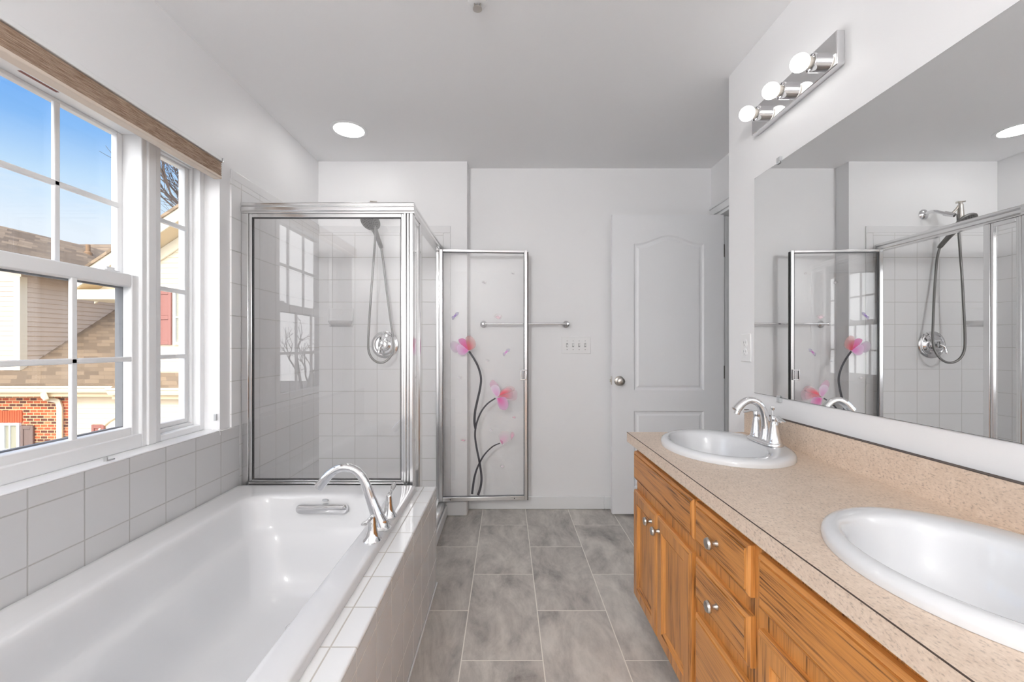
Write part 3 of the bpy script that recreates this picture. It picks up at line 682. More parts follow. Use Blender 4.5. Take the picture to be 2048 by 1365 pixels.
petals('flower_print', [
    ([(937, 702), (925, 698), (913, 706), (903, 700), (901, 687), (910, 683), (921, 690)], (934, 700), (226, 110, 190, .9), (232, 214, 236, .45)),
    ([(937, 702), (921, 689), (917, 680), (925, 677), (934, 682), (940, 690)], (937, 700), (214, 60, 120, .95), (228, 120, 190, .7)),
    ([(937, 702), (932, 684), (932, 675), (941, 672), (950, 682), (951, 694), (944, 700)], (937, 700), (206, 70, 84, .9), (224, 160, 156, .45)),
    ([(937, 702), (922, 690), (914, 694), (917, 708), (927, 711), (934, 706)], (936, 702), (228, 130, 200, .95), (240, 208, 238, .8))])
petals('flower_print', [
    ([(993, 795), (1012, 783), (1033, 782), (1032, 800), (1012, 800)], (1000, 790), (226, 80, 100, .9), (236, 190, 208, .25)),
    ([(993, 795), (1003, 780), (1020, 772), (1030, 780), (1012, 790)], (1003, 788), (220, 70, 90, .95), (236, 180, 190, .3)),
    ([(993, 795), (981, 775), (980, 766), (986, 760), (996, 770), (1000, 784)], (992, 790), (216, 120, 180, .8), (232, 190, 214, .6)),
    ([(993, 797), (1010, 795), (1017, 809), (1012, 820), (1000, 818), (995, 806)], (997, 797), (222, 90, 160, .95), (232, 184, 222, .75)),
    ([(993, 795), (983, 782), (983, 773), (992, 770), (1000, 778), (999, 790)], (994, 792), (228, 170, 214, .95), (240, 224, 240, .9))])
petals('flower_print', [
    ([(1002, 886), (997, 874), (1000, 866), (1012, 862), (1022, 868), (1020, 880), (1010, 889)], (1004, 884), (226, 180, 205, .85), (238, 230, 234, .6)),
    ([(1022, 882), (1021, 868), (1026, 864), (1029, 870), (1026, 876)], (1024, 874), (228, 160, 190, .85), (236, 196, 212, .5)),
    ([(1002, 886), (1000, 880), (1006, 884), (1005, 890)], (1002, 886), (206, 100, 150, .9), (228, 170, 200, .6))])
for nm, (x, y), s, c1, c2 in (('butterfly_print', (910, 632), 7, (132, 96, 178, .9), (190, 180, 220, .4)), ('butterfly_print', (1012, 705), 7, (196, 110, 190, .8), (200, 196, 220, .35))):
    petals(nm, [([(x, y), (x-s*.9, y+s*.2), (x-s*.7, y+s*1.2), (x-s*.1, y+s*.6)], (x, y), c1, c2), ([(x, y), (x+s*.2, y-s*.9), (x+s*1.1, y-s), (x+s*.9, y-s*.2)], (x, y), c1, c2), ([(x-s*.35, y), (x, y-s*.35), (x+s*.35, y), (x, y+s*.35)], (x, y), c1, c1)])
for (x, y), w_, h_, c1 in (((996, 634), 9, 6, (232, 190, 200, .75)), ((968, 565), 6, 3.5, (205, 200, 204, .5)), ((1025, 547), 4, 2.5, (205, 200, 204, .5)), ((919, 755), 6, 3, (205, 200, 206, .55)), ((975, 722), 4, 3, (200, 198, 204, .5)),
                           ((1028, 835), 4.5, 3, (214, 150, 170, .8)), ((926, 881), 6.5, 3, (226, 170, 188, .85)), ((982, 861), 3.5, 4, (205, 196, 204, .55)), ((1004, 933), 5, 4.5, (210, 196, 206, .6))):
    petals('petal_print', [([(x-w_, y), (x-w_*.3, y-h_), (x+w_, y-h_*.4), (x+w_*.5, y+h_)], (x, y+h_*.5), (*[min(v+22, 250) for v in c1[:3]], c1[3]), (*[min(v+18, 245) for v in c1[:3]], c1[3]*.1))])

# shower valve
vx, vz, vy = PX(771, YS), PZ(690, YS), YS-.0085
va = thing('shower_valve', (vx, vy, vz), 'round chrome shower valve with small lever on the tiled wall', 'valve')
MB().lathe([(.092, 0), (.093, .004), (.088, .009), (.076, .013), (.070, .011), (.066, .014), (.058, .020), (.052, .020), (0, .020)], (vx, vy, vz), (0, -1, 0), 48).done('escutcheon', M['chrome'], va)
MB().lathe([(.044, .020), (.042, .030), (.034, .036), (.030, .052), (.024, .062), (0, .064)], (vx, vy, vz), (0, -1, 0), 32).done('hub', M['chrome'], va)
MB().tube(spline([(vx, vy-.055, vz), (vx-.014, vy-.070, vz-.012), (vx-.022, vy-.076, vz-.04), (vx-.020, vy-.082, vz-.062)], 6), lerp_list([.010, .009, .008, .010, .005], 19), 12).done('lever', M['chrome'], va)

# shower head on its arm
ax_, az_ = -.787, 2.075
sh = thing('hand_shower', (ax_, vy, az_), 'grey hand shower head with looping hose on the shower wall arm', 'shower head')
MB().lathe([(.034, -.0), (.034, .004), (.026, .012), (.014, .016)], (ax_, YS, az_), (0, -1, 0)).done('arm_flange', M['chrome'], sh)
ap = spline([(ax_, YS-.01, az_), (ax_-.004, 2.885, az_+.002), (ax_-.014, 2.85, az_-.012), (ax_-.028, 2.818, az_-.034), (ax_-.034, 2.80, az_-.046)], 6)
MB().tube(ap, .0105, 14).done('shower_arm', M['chrome'], sh)
MB().tube([(ax_-.026, 2.822, az_-.03), (ax_-.042, 2.775, az_-.056)], [.016, .013], 16).done('ball_joint', M['chrome'], sh)
MB().tube(spline([(ax_-.034, 2.795, az_-.048), (ax_-.055, 2.782, az_-.02), (ax_-.072, 2.770, az_+.014)], 5), .007, 12).tube([(ax_-.074, 2.77, az_+.008), (ax_-.074, 2.77, az_+.026)], .010, 14).tube([(ax_-.055, 2.775, az_+.027), (ax_-.097, 2.762, az_+.030)], [.012, .007], 14, flat=.6).done('holder', M['nickel'], sh)
hc = Vector((-.880, 2.752, 1.966)); hb_ = Vector((-.850, 2.895, 1.832)); axd = (hb_-hc).normalized(); fn = Vector((-.12, -.70, -.66)); fn = (fn-axd*fn.dot(axd)).normalized()
MB().tube([(ax_-.073, 2.768, az_+.012), hc-fn*.02+axd*.02], [.013, .021], 16).done('swivel', M['nickel'], sh)
hd_ = MB().lathe([(.062, 0), (.065, -.004), (.062, -.012), (.046, -.021), (.02, -.027), (0, -.028)], hc, fn, 36)
head = hd_.done('spray_head', M['grey_plastic'], sh)
nz = MB(); sdv = axd; tv = fn.cross(axd)
for r_, cnt in ((.010, 5), (.022, 10), (.034, 14), (.046, 18)):
    for k in range(cnt):
        a = 2*PI*k/cnt+r_*40; nz.lathe([(.0030, -.001), (.0030, .0012), (.0015, .0025)], hc+(sdv*math.cos(a)+tv*math.sin(a))*r_, fn, 8)
nz.done('nozzles', M['nozzle'], head)
hp = [hc+axd*.040-fn*.012, hc+axd*.075-fn*.014, hc+axd*.13-fn*.010, hc+axd*.185-fn*.004, hb_]
MB().tube(spline(hp, 6), lerp_list([.026, .019, .015, .0145, .011], 25), 16).done('grip', M['grey_plastic'], sh)
ho = spline([hb_-axd*.005, P(766, 520, 2.90), P(773, 580, 2.89), P(781, 640, 2.865), P(787, 685, 2.84), P(784, 708, 2.82), P(773, 722, 2.81), P(760, 726, 2.80), P(747, 720, 2.79), P(738, 705, 2.785), P(736.5, 680, 2.78), P(740, 620, 2.775), P(745, 550, 2.77), P(750, 482, 2.77), Vector((ax_-.062, 2.775, az_-.05))], 8)
MB().tube(ho, .0072, 12).done('hose', M['grey_plastic'], sh)

# soap dish
sx0, sx1 = PX(660, YS), PX(708, YS); szt, szb = PZ(617, YS), PZ(654, YS)
sdish = thing('soap_dish', ((sx0+sx1)/2, YS-.008, szb), 'white ceramic soap dish on the tiled shower wall', 'soap dish')
MB().box(sx0, sx1, YS-.020, YS-.0083, szb, szt).done('back_plate', M['tile_trim'], sdish, bevel=.006, seg=3)
dz = szb+.015; n_ = 16
tr = MB(); rings = []
for sc_, dy_, zz in ((.86, .004, dz-.012), (1.0, .060, dz+.018), (1.0, .062, dz+.024), (.9, .054, dz+.022), (.75, .040, dz+.004)):
    cxm = (sx0+sx1)/2; hw = (sx1-sx0)/2*sc_*.96
    rings.append([Vector((cxm+hw*math.cos(PI*k/(n_-1)), YS-.0205-dy_*math.sin(PI*k/(n_-1))**.6, zz)) for k in range(n_)])
tr.loft(rings); tr.done('tray', M['tile_trim'], sdish, smooth=50)

# ------------------------------------------------------------------ towel bar and switches on the back wall
tb = thing('towel_bar', (PX(1050, 2.985), YB, 1.322), 'chrome towel bar on the back wall behind the open shower door', 'towel bar')
tx0, tx1, ty = PX(966, 2.985), PX(1135, 2.985), 2.985
MB().tube([(tx0, ty, 1.322), (tx1, ty, 1.322)], .0075, 14).done('bar', M['chrome'], tb)
for x in (tx0, tx1):
    MB().lathe([(.026, 0), (.026, .005), (.020, .012), (.010, .018), (.009, .055), (.0125, .062), (.0125, .082), (.007, .086), (0, .086)], (x, YB, 1.322), (0, -1, 0)).done('post', M['chrome'], tb)
x0, x1, z0, z1 = PX(1123, YB), PX(1181, YB), PZ(708, YB), PZ(674, YB)
sw = thing('switch_plate', ((x0+x1)/2, YB, (z0+z1)/2), 'white four-gang light switch plate on the back wall below the towel bar', 'light switch')
MB().box(x0, x1, YB-.006, YB, z0, z1).done('plate', M['plastic'], sw, bevel=.004, seg=3)
for k in range(4):
    xc = x0+(x1-x0)*(.19+.207*k); zc = (z0+z1)/2
    sl = MB().box(xc-.0065, xc+.0065, YB-.0075, YB-.006, zc-.014, zc+.014).done('slot', M['plastic_grey'], sw, bevel=.001)
    up_ = 1 if k else -1
    MB().obox((xc, YB-.011, zc+.004*up_), (1, 0, 0), (0, 1, .5*up_), (0, -.5*up_, 1), .0042, .007, .008).done('toggle', M['plastic'], sw, bevel=.001)
    for dz_ in (.031, -.031): MB().lathe([(.003, 0), (.003, .001)], (xc, YB-.006, zc+dz_), (0, -1, 0), 10).done('screw', M['plastic_grey'], sw)

# ------------------------------------------------------------------ mirror wall
MX = XR-.006
mi = thing('wall_mirror', (XR, 1.02, .976), 'large frameless mirror above the vanity', 'mirror')
MZ0, MZ1, MY0, MY1 = .972, 1.874, .31, 1.797
MB().box(MX+.0004, XR, MY0, MY1, MZ0, MZ1).done('backing', M['mirror_edge'], mi, smooth=0)
MB().box(MX-.0004, MX+.0003, MY0+.001, MY1-.001, MZ0+.001, MZ1-.001).done('glass', M['mirror'], mi, smooth=0)
for yc, zc, s_ in ((1.633, MZ1, 1), (1.633, MZ0, -1), (.55, MZ1, 1), (.55, MZ0, -1)):
    MB().box(MX-.005, XR, yc-.010, yc+.010, zc+s_*.0006, zc+s_*.018).box(MX-.005, MX-.0006, yc-.010, yc+.010, zc-s_*.007, zc+s_*.0006).done('mirror_clip', M['clear_clip'], mi, bevel=.0015)
# outlet
oy0, oy1 = 1.825, 1.903; oz0, oz1 = 1.100, 1.222; oc = (oy0+oy1)/2
ol = thing('outlet_plate', (XR, oc, oz0), 'white duplex outlet left of the mirror', 'outlet')
MB().box(XR-.006, XR, oy0, oy1, oz0, oz1).done('plate', M['plastic'], ol, bevel=.003, seg=3)
for zc in (1.142, 1.181):
    f_ = MB().lathe([(.0165, 0), (.0165, .0022), (.015, .003), (0, .003)], (XR-.006, oc, zc), (-1, 0, 0), 24).done('socket_face', M['plastic'], ol)
    MB().box(XR-.0096, XR-.009, oc-.008, oc-.006, zc-.001, zc+.008).box(XR-.0096, XR-.009, oc+.006, oc+.008, zc-.001, zc+.008).box(XR-.0096, XR-.009, oc-.002, oc+.002, zc-.010, zc-.006).done('slots', M['plastic_grey'], f_)

# vanity light bars
def light_bar(y0, y1, label):
    z0, z1 = 2.045, 2.152
    r = thing('vanity_light', (XR, (y0+y1)/2, z0), label, 'light fixture', None)
    MB().box(XR-.026, XR, y0, y1, z0, z1).done('back_plate', M['chrome'], r, bevel=.003)
    for k in range(3):
        yc = y0+(y1-y0)*(1/6+k/3); zc = (z0+z1)/2; fx_ = XR-.026
        s = MB().lathe([(.0285, 0), (.0285, .027), (.0265, .029), (.0255, .027), (.025, .010), (0, .010)], (fx_, yc, zc), (-1, 0, 0), 32).done('socket', M['chrome'], r)
        MB().lathe([(.012, .0105), (.0165, .022), (.0185, .032), (.0195, .0405)], (fx_, yc, zc), (-1, 0, 0), 28).done('bulb_neck', M['bulb_neck'], s)
        MB().lathe([(.0195, .041)]+[(.0285*math.sin(a), .062-.0285*math.cos(a)) for a in [.76+(PI-.76)*i/16 for i in range(17)]], (fx_, yc, zc), (-1, 0, 0), 28).done('bulb', M['bulb'], s)
    return r
light_bar(1.322, 1.782, 'chrome three-bulb light bar above the mirror')

# ------------------------------------------------------------------ vanity
VY0, VY1, VX, VZ = .33, 1.834, .562, .754
van = thing('vanity_cabinet', (.80, 1.08, 0), 'honey oak double vanity cabinet with doors and drawers under the counter', 'cabinet')
MB().box(VX, VX+.019, VY0, VY1, .10, VZ).done('face_frame', M['oak_v'], van)
for y in (VY0, VY1-.016): MB().box(VX+.0195, XR-.001, y, y+.016, .1, VZ).box(VX+.085, XR-.001, y, y+.016, 0, .1).done('side_panel', M['oak_v'], van)
MB().box(VX+.0195, XR-.002, VY0+.0165, VY1-.0165, .10, .115).done('bottom_panel', M['oak_h'], van)
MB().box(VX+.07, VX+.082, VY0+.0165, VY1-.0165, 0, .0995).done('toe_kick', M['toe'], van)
def slab_front(name, y0, y1, z0, z1):
    xf, xb = .543, VX-.0004; e = .014
    mb = MB(); q = lambda i, x: [Vector((x, y0+i, z0+i)), Vector((x, y1-i, z0+i)), Vector((x, y1-i, z1-i)), Vector((x, y0+i, z1-i))]
    mb.loft([q(0, xb), q(0, xf+.008), q(.003, xf+.004), q(.0085, xf+.0015), q(.0095, xf+.006), q(.0115, xf+.006), q(.0125, xf), q(.03, xf)])
    o = mb.done(name, [M['oak_h'], M['oak_v']], van, smooth=30)
    for p in o.data.polygons: p.material_index = 1 if abs(p.normal.y) > .3 else 0
    return o
def panel_door(name, y0, y1, z0, z1):
    xf, xb = .543, VX-.0004
    mb = MB(); q = lambda i, x: [Vector((x, y0+i, z0+i)), Vector((x, y1-i, z0+i)), Vector((x, y1-i, z1-i)), Vector((x, y0+i, z1-i))]
    mb.loft([q(0, xb), q(0, xf+.007), q(.003, xf+.003), q(.0085, xf+.001), q(.0095, xf), q(.046, xf), q(.0475, xf+.005), q(.0495, xf+.005), q(.051, xf+.002), q(.056, xf+.005), q(.060, xf+.011), q(.07, xf+.0112)])
    o = mb.done(name, [M['oak_v'], M['oak_h']], van, smooth=30)
    for p in o.data.polygons: p.material_index = 1 if abs(p.normal.z) > .3 else 0
    return o
def knob(par, y, z):
    MB().lathe([(.008, 0), (.008, .002), (.0055, .006), (.005, .013), (.009, .017), (.0145, .020), (.0155, .024), (.013, .029), (.006, .031), (0, .0312)], (.5428, y, z), (-1, 0, 0), 24).done('knob', M['nickel'], par)
slab_front('false_drawer_front', 1.250, 1.828, .602, .720)
slab_front('false_drawer_front', .345, .928, .602, .720)
d1 = panel_door('cabinet_door', 1.554, 1.828, .108, .556); knob(d1, 1.598, .512)
d2 = panel_door('cabinet_door', 1.264, 1.545, .108, .556); knob(d2, 1.518, .510)
d3 = panel_door('cabinet_door', .640, .928, .108, .556); knob(d3, .670, .512)
d4 = panel_door('cabinet_door', .345, .632, .108, .556); knob(d4, .602, .512)
for z0, z1, kz_ in ((.602, .720, .660), (.442, .560, .497), (.112, .398, .26)):
    knob(slab_front('drawer', .962, 1.236, z0, z1), 1.100, kz_)

CXF, CY0, CY1, CZ0, CZ1 = .5225, .31, 1.851, .755, .795
S1, S2 = (.788, 1.552), (.788, .690)
ct = thing('countertop', (.79, 1.08, CZ0), 'speckled beige laminate countertop with backsplash on the oak vanity', 'countertop')
ho_ = [ell(s[0], s[1], .192, .238, CZ1, 56) for s in (S1, S2)]
plate_with_holes([Vector((CXF, CY0, CZ1)), Vector((XR-.0195, CY0, CZ1)), Vector((XR-.0195, CY1, CZ1)), Vector((CXF, CY1, CZ1))], ho_, (0, 0, CZ0-CZ1)).done('slab', M['laminate'], ct, smooth=0)
MB().box(XR-.019, XR-.0005, CY0, CY1, CZ0, .893).done('backsplash', M['laminate'], ct, bevel=.002)
MB().box(CXF-.0006, CXF+.0012, CY0, CY1, CZ1-.0012, CZ1+.0005).box(XR-.0196, XR-.0005, CY0, CY1, .8925, .8938).done('seam_line', M['seam'], ct)

def sink(cx, cy, label):
    r = thing('sink', (cx, cy, CZ1), label, 'sink')
    z = CZ1; o = -.027
    Rg = [ell(cx, cy, .207, .255, z+.0006), ell(cx, cy, .2075, .2555, z+.010), ell(cx, cy, .204, .252, z+.018), ell(cx, cy, .196, .244, z+.0235), ell(cx, cy, .185, .233, z+.0255),
          ell(cx-.012, cy, .170, .215, z+.0245), ell(cx+o, cy, .152, .203, z+.0215), ell(cx+o, cy, .147, .198, z+.015), ell(cx+o, cy, .142, .192, z-.002), ell(cx+o, cy, .134, .182, z-.04),
          ell(cx+o, cy, .118, .160, z-.085), ell(cx+o, cy, .09, .122, z-.118), ell(cx+o, cy, .05, .068, z-.135), ell(cx+o, cy, .022, .024, z-.14)]
    MB().loft(Rg, cap0=False).done('basin', M['porcelain'], r, smooth=180)
    MB().lathe([(.021, 0), (.021, .003), (.016, .005), (.014, .002), (0, .003)], (cx+o, cy, z-.1395)).done('drain', M['chrome'], r)
    return r
sink(*S1, 'white oval drop-in sink at the far end of the counter, under the chrome faucet')
sink(*S2, 'white oval drop-in sink nearest the camera, cut by the right edge')
# centreset faucet on the far sink
qx, qy, qz = .938, 1.550, CZ1+.0245
fa = thing('sink_faucet', (qx, qy, qz), 'chrome two-handle faucet on the far sink', 'faucet')
def stadium(cx, cy, hx, hy, z, n=14):
    pts = []
    for sy, a0 in ((1, 0), (-1, PI)):
        for k in range(n): a = a0+PI*k/(n-1); pts.append(Vector((cx+hx*math.cos(a), cy+sy*(hy-hx)+hx*math.sin(a), z)))
    return pts
MB().loft([stadium(qx, qy, .030, .084, qz), stadium(qx, qy, .030, .084, qz+.005), stadium(qx, qy, .027, .081, qz+.010), stadium(qx, qy, .018, .070, qz+.0135)]).done('base_plate', M['chrome'], fa, smooth=40)
sp2 = spline([(qx+.004, qy, qz+.012), (qx+.006, qy, qz+.055), (qx-.002, qy, qz+.105), (qx-.022, qy, qz+.140), (qx-.052, qy, qz+.153), (qx-.080, qy, qz+.142), (qx-.104, qy, qz+.116)], 8)
MB().tube(sp2, lerp_list([.021, .016, .0135, .0125, .0125, .014, .016], len(sp2)), 20, up=(0, 1, 0)).tube([(qx-.098, qy, qz+.113), (qx-.103, qy, qz+.103)], .0105, 14).done('spout', M['chrome'], fa)
def small_handle(sy):
    x, y = qx+.002, qy+sy*.053
    o = MB().lathe([(.025, .008), (.025, .012), (.021, .018), (.0165, .045), (.0125, .072), (.0125, .078), (.010, .082), (.010, .090), (.0125, .094), (.011, .104), (0, .107)], (x, y, qz)).done('handle', M['chrome'], fa)
    a = Vector((x, y, qz+.098)); d = Vector((-.18, sy, 0)).normalized()
    pts = spline([a, a+d*.018+Vector((0, 0, .006)), a+d*.036+Vector((0, 0, .002)), a+d*.056+Vector((0, 0, -.004)), a+d*.064+Vector((0, 0, -.005))], 5)
    MB().tube(pts, lerp_list([.007, .0085, .010, .0125, .005], len(pts)), 12, flat=.45, up=(0, 0, 1)).done('lever', M['chrome'], o)
small_handle(1); small_handle(-1)
MB().tube([(qx+.026, qy, qz+.011), (qx+.030, qy, qz+.118)], .0026, 10).lathe([(.003, .116), (.0065, .120), (.0075, .126), (.005, .131), (0, .132)], (qx+.030, qy, qz)).done('lift_rod', M['chrome'], fa)

# ------------------------------------------------------------------ ceiling fixtures, plus an added fill globe
def can_light(x, y, label):
    r = thing('recessed_light', (x, y, H), label, 'ceiling light')
    MB().lathe([(.085, .003), (.086, -.001), (.104, -.003), (.107, -.0015), (.107, -.0002), (.087, -.0002)], (x, y, H), n=48).done('trim_ring', M['trim'], r)
    MB().lathe([(.0848, -.0022), (.0848, -.0010), (0, -.0010)][::-1]+[(0, -.0024)], (x, y, H), n=40).done('diffuser', M['can'], r)
    return r
can_light(PX(698, 2.512), 2.512, 'round glowing recessed ceiling light above the shower')
gx, gy, gz = -.80, -1.36, 2.10  # unseen globe added behind the camera to brighten the whole room
dm = thing('added_fill_light', (gx, gy, H), 'added glowing globe behind the viewpoint, filling the room with light', 'ceiling light')
MB().lathe([(.07, -.0005), (.07, -.016), (.05, -.026), (.012, -.030), (.012, -.20), (.05, -.205), (.05, -.215)], (gx, gy, H), n=32).done('stem', M['nickel'], dm)
MB().lathe([(.15*math.sin(a), .15*math.cos(a)) for a in [.30+(PI-.30)*i/24 for i in range(25)]], (gx, gy, gz-.02), n=40).done('fill_globe', M['fill_glow'], dm)
sk = thing('sprinkler', (PX(955, 1.57), 1.57, H), 'small chrome fire sprinkler head on the ceiling', 'sprinkler')
sx, sy = PX(955, 1.57), 1.57
MB().lathe([(.034, 0), (.033, -.004), (.026, -.008), (.012, -.010)], (sx, sy, H), n=28).done('escutcheon', M['plastic'], sk)
MB().tube([(sx-.011, sy, H-.008), (sx-.010, sy, H-.028)], .003, 8).tube([(sx+.011, sy, H-.008), (sx+.010, sy, H-.028)], .003, 8).tube([(sx, sy, H-.008), (sx, sy, H-.028)], .0028, 8).done('frame_arms', M['nickel'], sk)
MB().lathe([(.017, -.028), (.017, -.0305), (.004, -.0312), (0, -.0312)], (sx, sy, H), n=20).done('deflector', M['nickel'], sk)

# ------------------------------------------------------------------ outside: two attached houses
GZ = -4.2
struct(MB().box(-70, 40, -60, 90, GZ-.2, GZ).done('ground', M['bounce_ground'], smooth=0))
PITCH = .104
def siding_y(mb, x0, x1, y, z0, z1, top=None):
    """lapped boards facing -Y; top(z) gives the x range left at that height (for gables)"""
    z = z0
    while z < z1-.001:
        zt = min(z+PITCH, z1); a0, a1, b0, b1 = x0, x1, x0, x1
        if top: (a0, a1), (b0, b1) = top(z), top(zt)
        if a1-a0 < .02: break
        mb.face([(a0, y-.014, z), (a1, y-.014, z), (b1, y-.002, zt), (b0, y-.002, zt)]); mb.face([(a0, y, z), (a1, y, z), (a1, y-.014, z), (a0, y-.014, z)])
        z = zt
def siding_x(mb, y0, y1, x, z0, z1, lowf=None):
    z = z0
    while z < z1-.001:
        zt = min(z+PITCH, z1); ye, yt = y1, y1
        if lowf: ye, yt = min(y1, lowf(z)), min(y1, lowf(zt))
        mb.face([(x+.014, y0, z), (x+.014, ye, z), (x+.002, yt, zt), (x+.002, y0, zt)]); mb.face([(x, y0, z), (x, ye, z), (x+.014, ye, z), (x+.014, y0, z)])
        z = zt
hA = thing('brick_townhouse', (-12.5, 9, GZ), 'beige sided townhouse with brick ground floor seen through the double hung window', 'house')
YA, XA = 9.0, PX(43, 9.0); ZA = PZ(741, YA)
mb = MB(); siding_y(mb, -13.6, XA-.13, YA, ZA, 2.60); mb.done('front_siding', M['beige'], hA, smooth=0)
MB().box(XA-.13, XA, YA-.03, YA+.11, ZA, 2.62).done('corner_board', M['house_trim'], hA)
SL = .68
eX, eZ = XA+.32, 2.76; rX = -11.88; rZ = eZ+(eX-rX)*.62
mb = MB(); siding_x(mb, YA+.11, 16, XA-.01, ZA, 2.72); mb.done('side_siding', M['beige'], hA, smooth=0)
MB().prism([(-13.6, YA+.01, ZA-.3), (XA-.02, YA+.01, ZA-.3), (XA-.02, YA+.01, eZ-.05), (rX, YA+.01, rZ-.16), (-13.6, YA+.01, eZ-.05)], (0, 7, 0)).done('wall_core', M['beige'], hA, smooth=0)
# main roof: ridge along Y, slope falling towards +X
YG = 8.72
mb = MB().prism([(eX, YA-.3, eZ), (rX, YA-.3, rZ), (rX-.1, YA-.3, rZ-.12), (eX, YA-.3, eZ-.12)], (0, 12, 0)); mb.prism([(rX, YA-.3, rZ), (2*rX-eX, YA-.3, eZ), (2*rX-eX, YA-.3, eZ-.12), (rX, YA-.3, rZ-.12)], (0, 12, 0))
mb.done('main_roof', M['roof2'], hA, smooth=0)
gX, gZ = -12.0, 0
def roofz(x): return eZ+(eX-x)*.62
vX = -(CX-176)/F*11.6
vpip = MB().lathe([(.09, -.1), (.09, .02), (.05, .06), (.05, .24)], (vX, 11.6, roofz(vX)), n=14); vpip.done('vent_pipe', M['asphalt'], hA)
# lower roof, gutter, ground floor
YGU, ZGU = 8.60, ZA-SL*(YA-8.60)
XE = -6.2
MB().prism([(-19, YGU, ZGU), (-19, 15, ZGU+SL*(15-YGU)), (-19, 15, ZGU+SL*(15-YGU)-.15), (-19, YGU+.05, ZGU-.08)], (-7.6+19, 0, 0)).done('lower_roof', M['roof'], hA, smooth=0)
def gutter(par, x0, x1):
    pr = [(YGU+.03, ZGU-.01), (YGU+.03, ZGU-.15), (YGU-.05, ZGU-.15), (YGU-.08, ZGU-.10), (YGU-.08, ZGU-.07), (YGU-.11, ZGU-.05), (YGU-.11, ZGU-.012), (YGU-.09, ZGU-.012), (YGU-.085, ZGU-.03), (YGU+.0, ZGU-.03)]
    MB().prism([(x0, y, z) for y, z in pr], (x1-x0, 0, 0)).done('gutter', M['house_trim'], par, smooth=0)
    MB().box(x0, x1, YGU+.031, YGU+.05, ZGU-.24, ZGU-.02).box(x0, x1, YGU+.05, 8.95, ZGU-.19, ZGU-.17).done('soffit_board', M['soffit'], par)
gutter(hA, -19, -7.6)
YBK = 8.85; xb1 = PX(136, YBK)
MB().box(-19, xb1, YBK, YBK+.3, GZ, ZGU-.192).done('brick_wall', M['brick'], hA, smooth=0)
mb = MB(); siding_y(mb, xb1, -7.6, YBK+.06, GZ, ZGU-.192); mb.box(xb1, -7.6, YBK+.07, YBK+.3, GZ, ZGU-.192); mb.done('ground_floor_siding', M['cream'], hA, smooth=0)
def window_out(par, x0, x1, z0, z1, y, cols=2, mull=None):
    f = MB(); w_ = .05
    for q in ((x0, x0+w_, z0, z1), (x1-w_, x1, z0, z1), (x0+w_, x1-w_, z0, z0+w_), (x0+w_, x1-w_, z1-w_, z1)): f.box(q[0], q[1], y-.05, y, q[2], q[3])
    if mull: f.box(mull-.05, mull+.05, y-.05, y, z0+w_, z1-w_)
    for k in range(1, cols): xx = x0+(x1-x0)*k/cols; f.box(xx-.012, xx+.012, y-.035, y, z0+w_, z1-w_)
    zc = z1-.55*1
    while zc > z0+.2: f.box(x0+w_, x1-w_, y-.035, y, zc-.012, zc+.012); zc -= .55
    o = f.done('house_window', M['trim'], par)
    n = 24; c = MB(); a = [(x0+w_+(x1-x0-2*w_)*k/n, y-.012+.008*math.sin(k*2.1), z0+w_) for k in range(n+1)]
    for p, q in zip(a, a[1:]): c.face([p, q, (q[0], q[1], z1-w_), (p[0], p[1], z1-w_)])
    c.done('curtain', M['curtain'], o)
    MB().box(x0+w_, x1-w_, y-.028, y-.024, z0+w_, z1-w_).done('glass_pane', M['pane'], o, smooth=0)
    return o
def shutter(par, x0, x1, z0, z1, y, mat):
    mb = MB(); zm = (z0+z1)/2; w_ = .055
    for q in ((x0, x0+w_, z0, z1), (x1-w_, x1, z0, z1), (x0+w_, x1-w_, z0, z0+w_*1.4), (x0+w_, x1-w_, z1-w_*1.4, z1), (x0+w_, x1-w_, zm-.04, zm+.04)): mb.box(q[0], q[1], y-.045, y-.005, q[2], q[3])
    mb.box(x0+w_, x1-w_, y-.03, y-.005, z0+.07, zm-.04).box(x0+w_, x1-w_, y-.03, y-.005, zm+.04, z1-.07)
    mb.done('shutter', mat, par, bevel=.006)
wz1 = PZ(846, YBK)
window_out(hA, PX(-60, YBK), PX(43, YBK), wz1-1.5, wz1, YBK+.0, 5, mull=PX(8, YBK))
shutter(hA, PX(45, YBK), PX(70, YBK), wz1-1.5, PZ(851, YBK), YBK, M['shutter_brown'])
ln = MB(); nx = 22; lx0, lx1 = PX(-62, YBK), PX(46, YBK)
for k in range(nx):
    xa = lx0+(lx1-lx0)*k/nx; ln.box(xa+.004, lx0+(lx1-lx0)*(k+1)/nx-.004, YBK-.02, YBK, wz1+.01, PZ(822, YBK))
ln.done('brick_lintel', M['lintel'], hA)
dY = YBK-.06; dp = [(PX(92, YGU), YGU-.05, ZGU-.15), (PX(94, YGU), YGU-.04, ZGU-.26), (PX(100, dY), dY-.05, PZ(797, dY)), (PX(116, dY), dY, PZ(803, dY)), (PX(120, dY), dY, PZ(815, dY)), (PX(119, dY), dY, GZ+.1)]
MB().tube(dp, .058, 4).done('downspout', M['house_trim'], hA, smooth=0)
shutter(hA, PX(182, YBK), PX(207, YBK), PZ(850, YBK)-1.5, PZ(850, YBK), YBK+.046, M['shutter_red'])
window_out(hA, PX(213, YBK), PX(300, YBK), PZ(854, YBK)-1.5, PZ(854, YBK), YBK+.046, 4)
arc = [(PX(256, YBK)+1.02*math.sin(a), YBK+.03, PZ(829, YBK)-1.6+1.6*math.cos(a)) for a in [-.65+1.3*k/16 for k in range(17)]]
MB().tube(arc, .028, 6).done('arch_trim', M['house_trim'], hA)

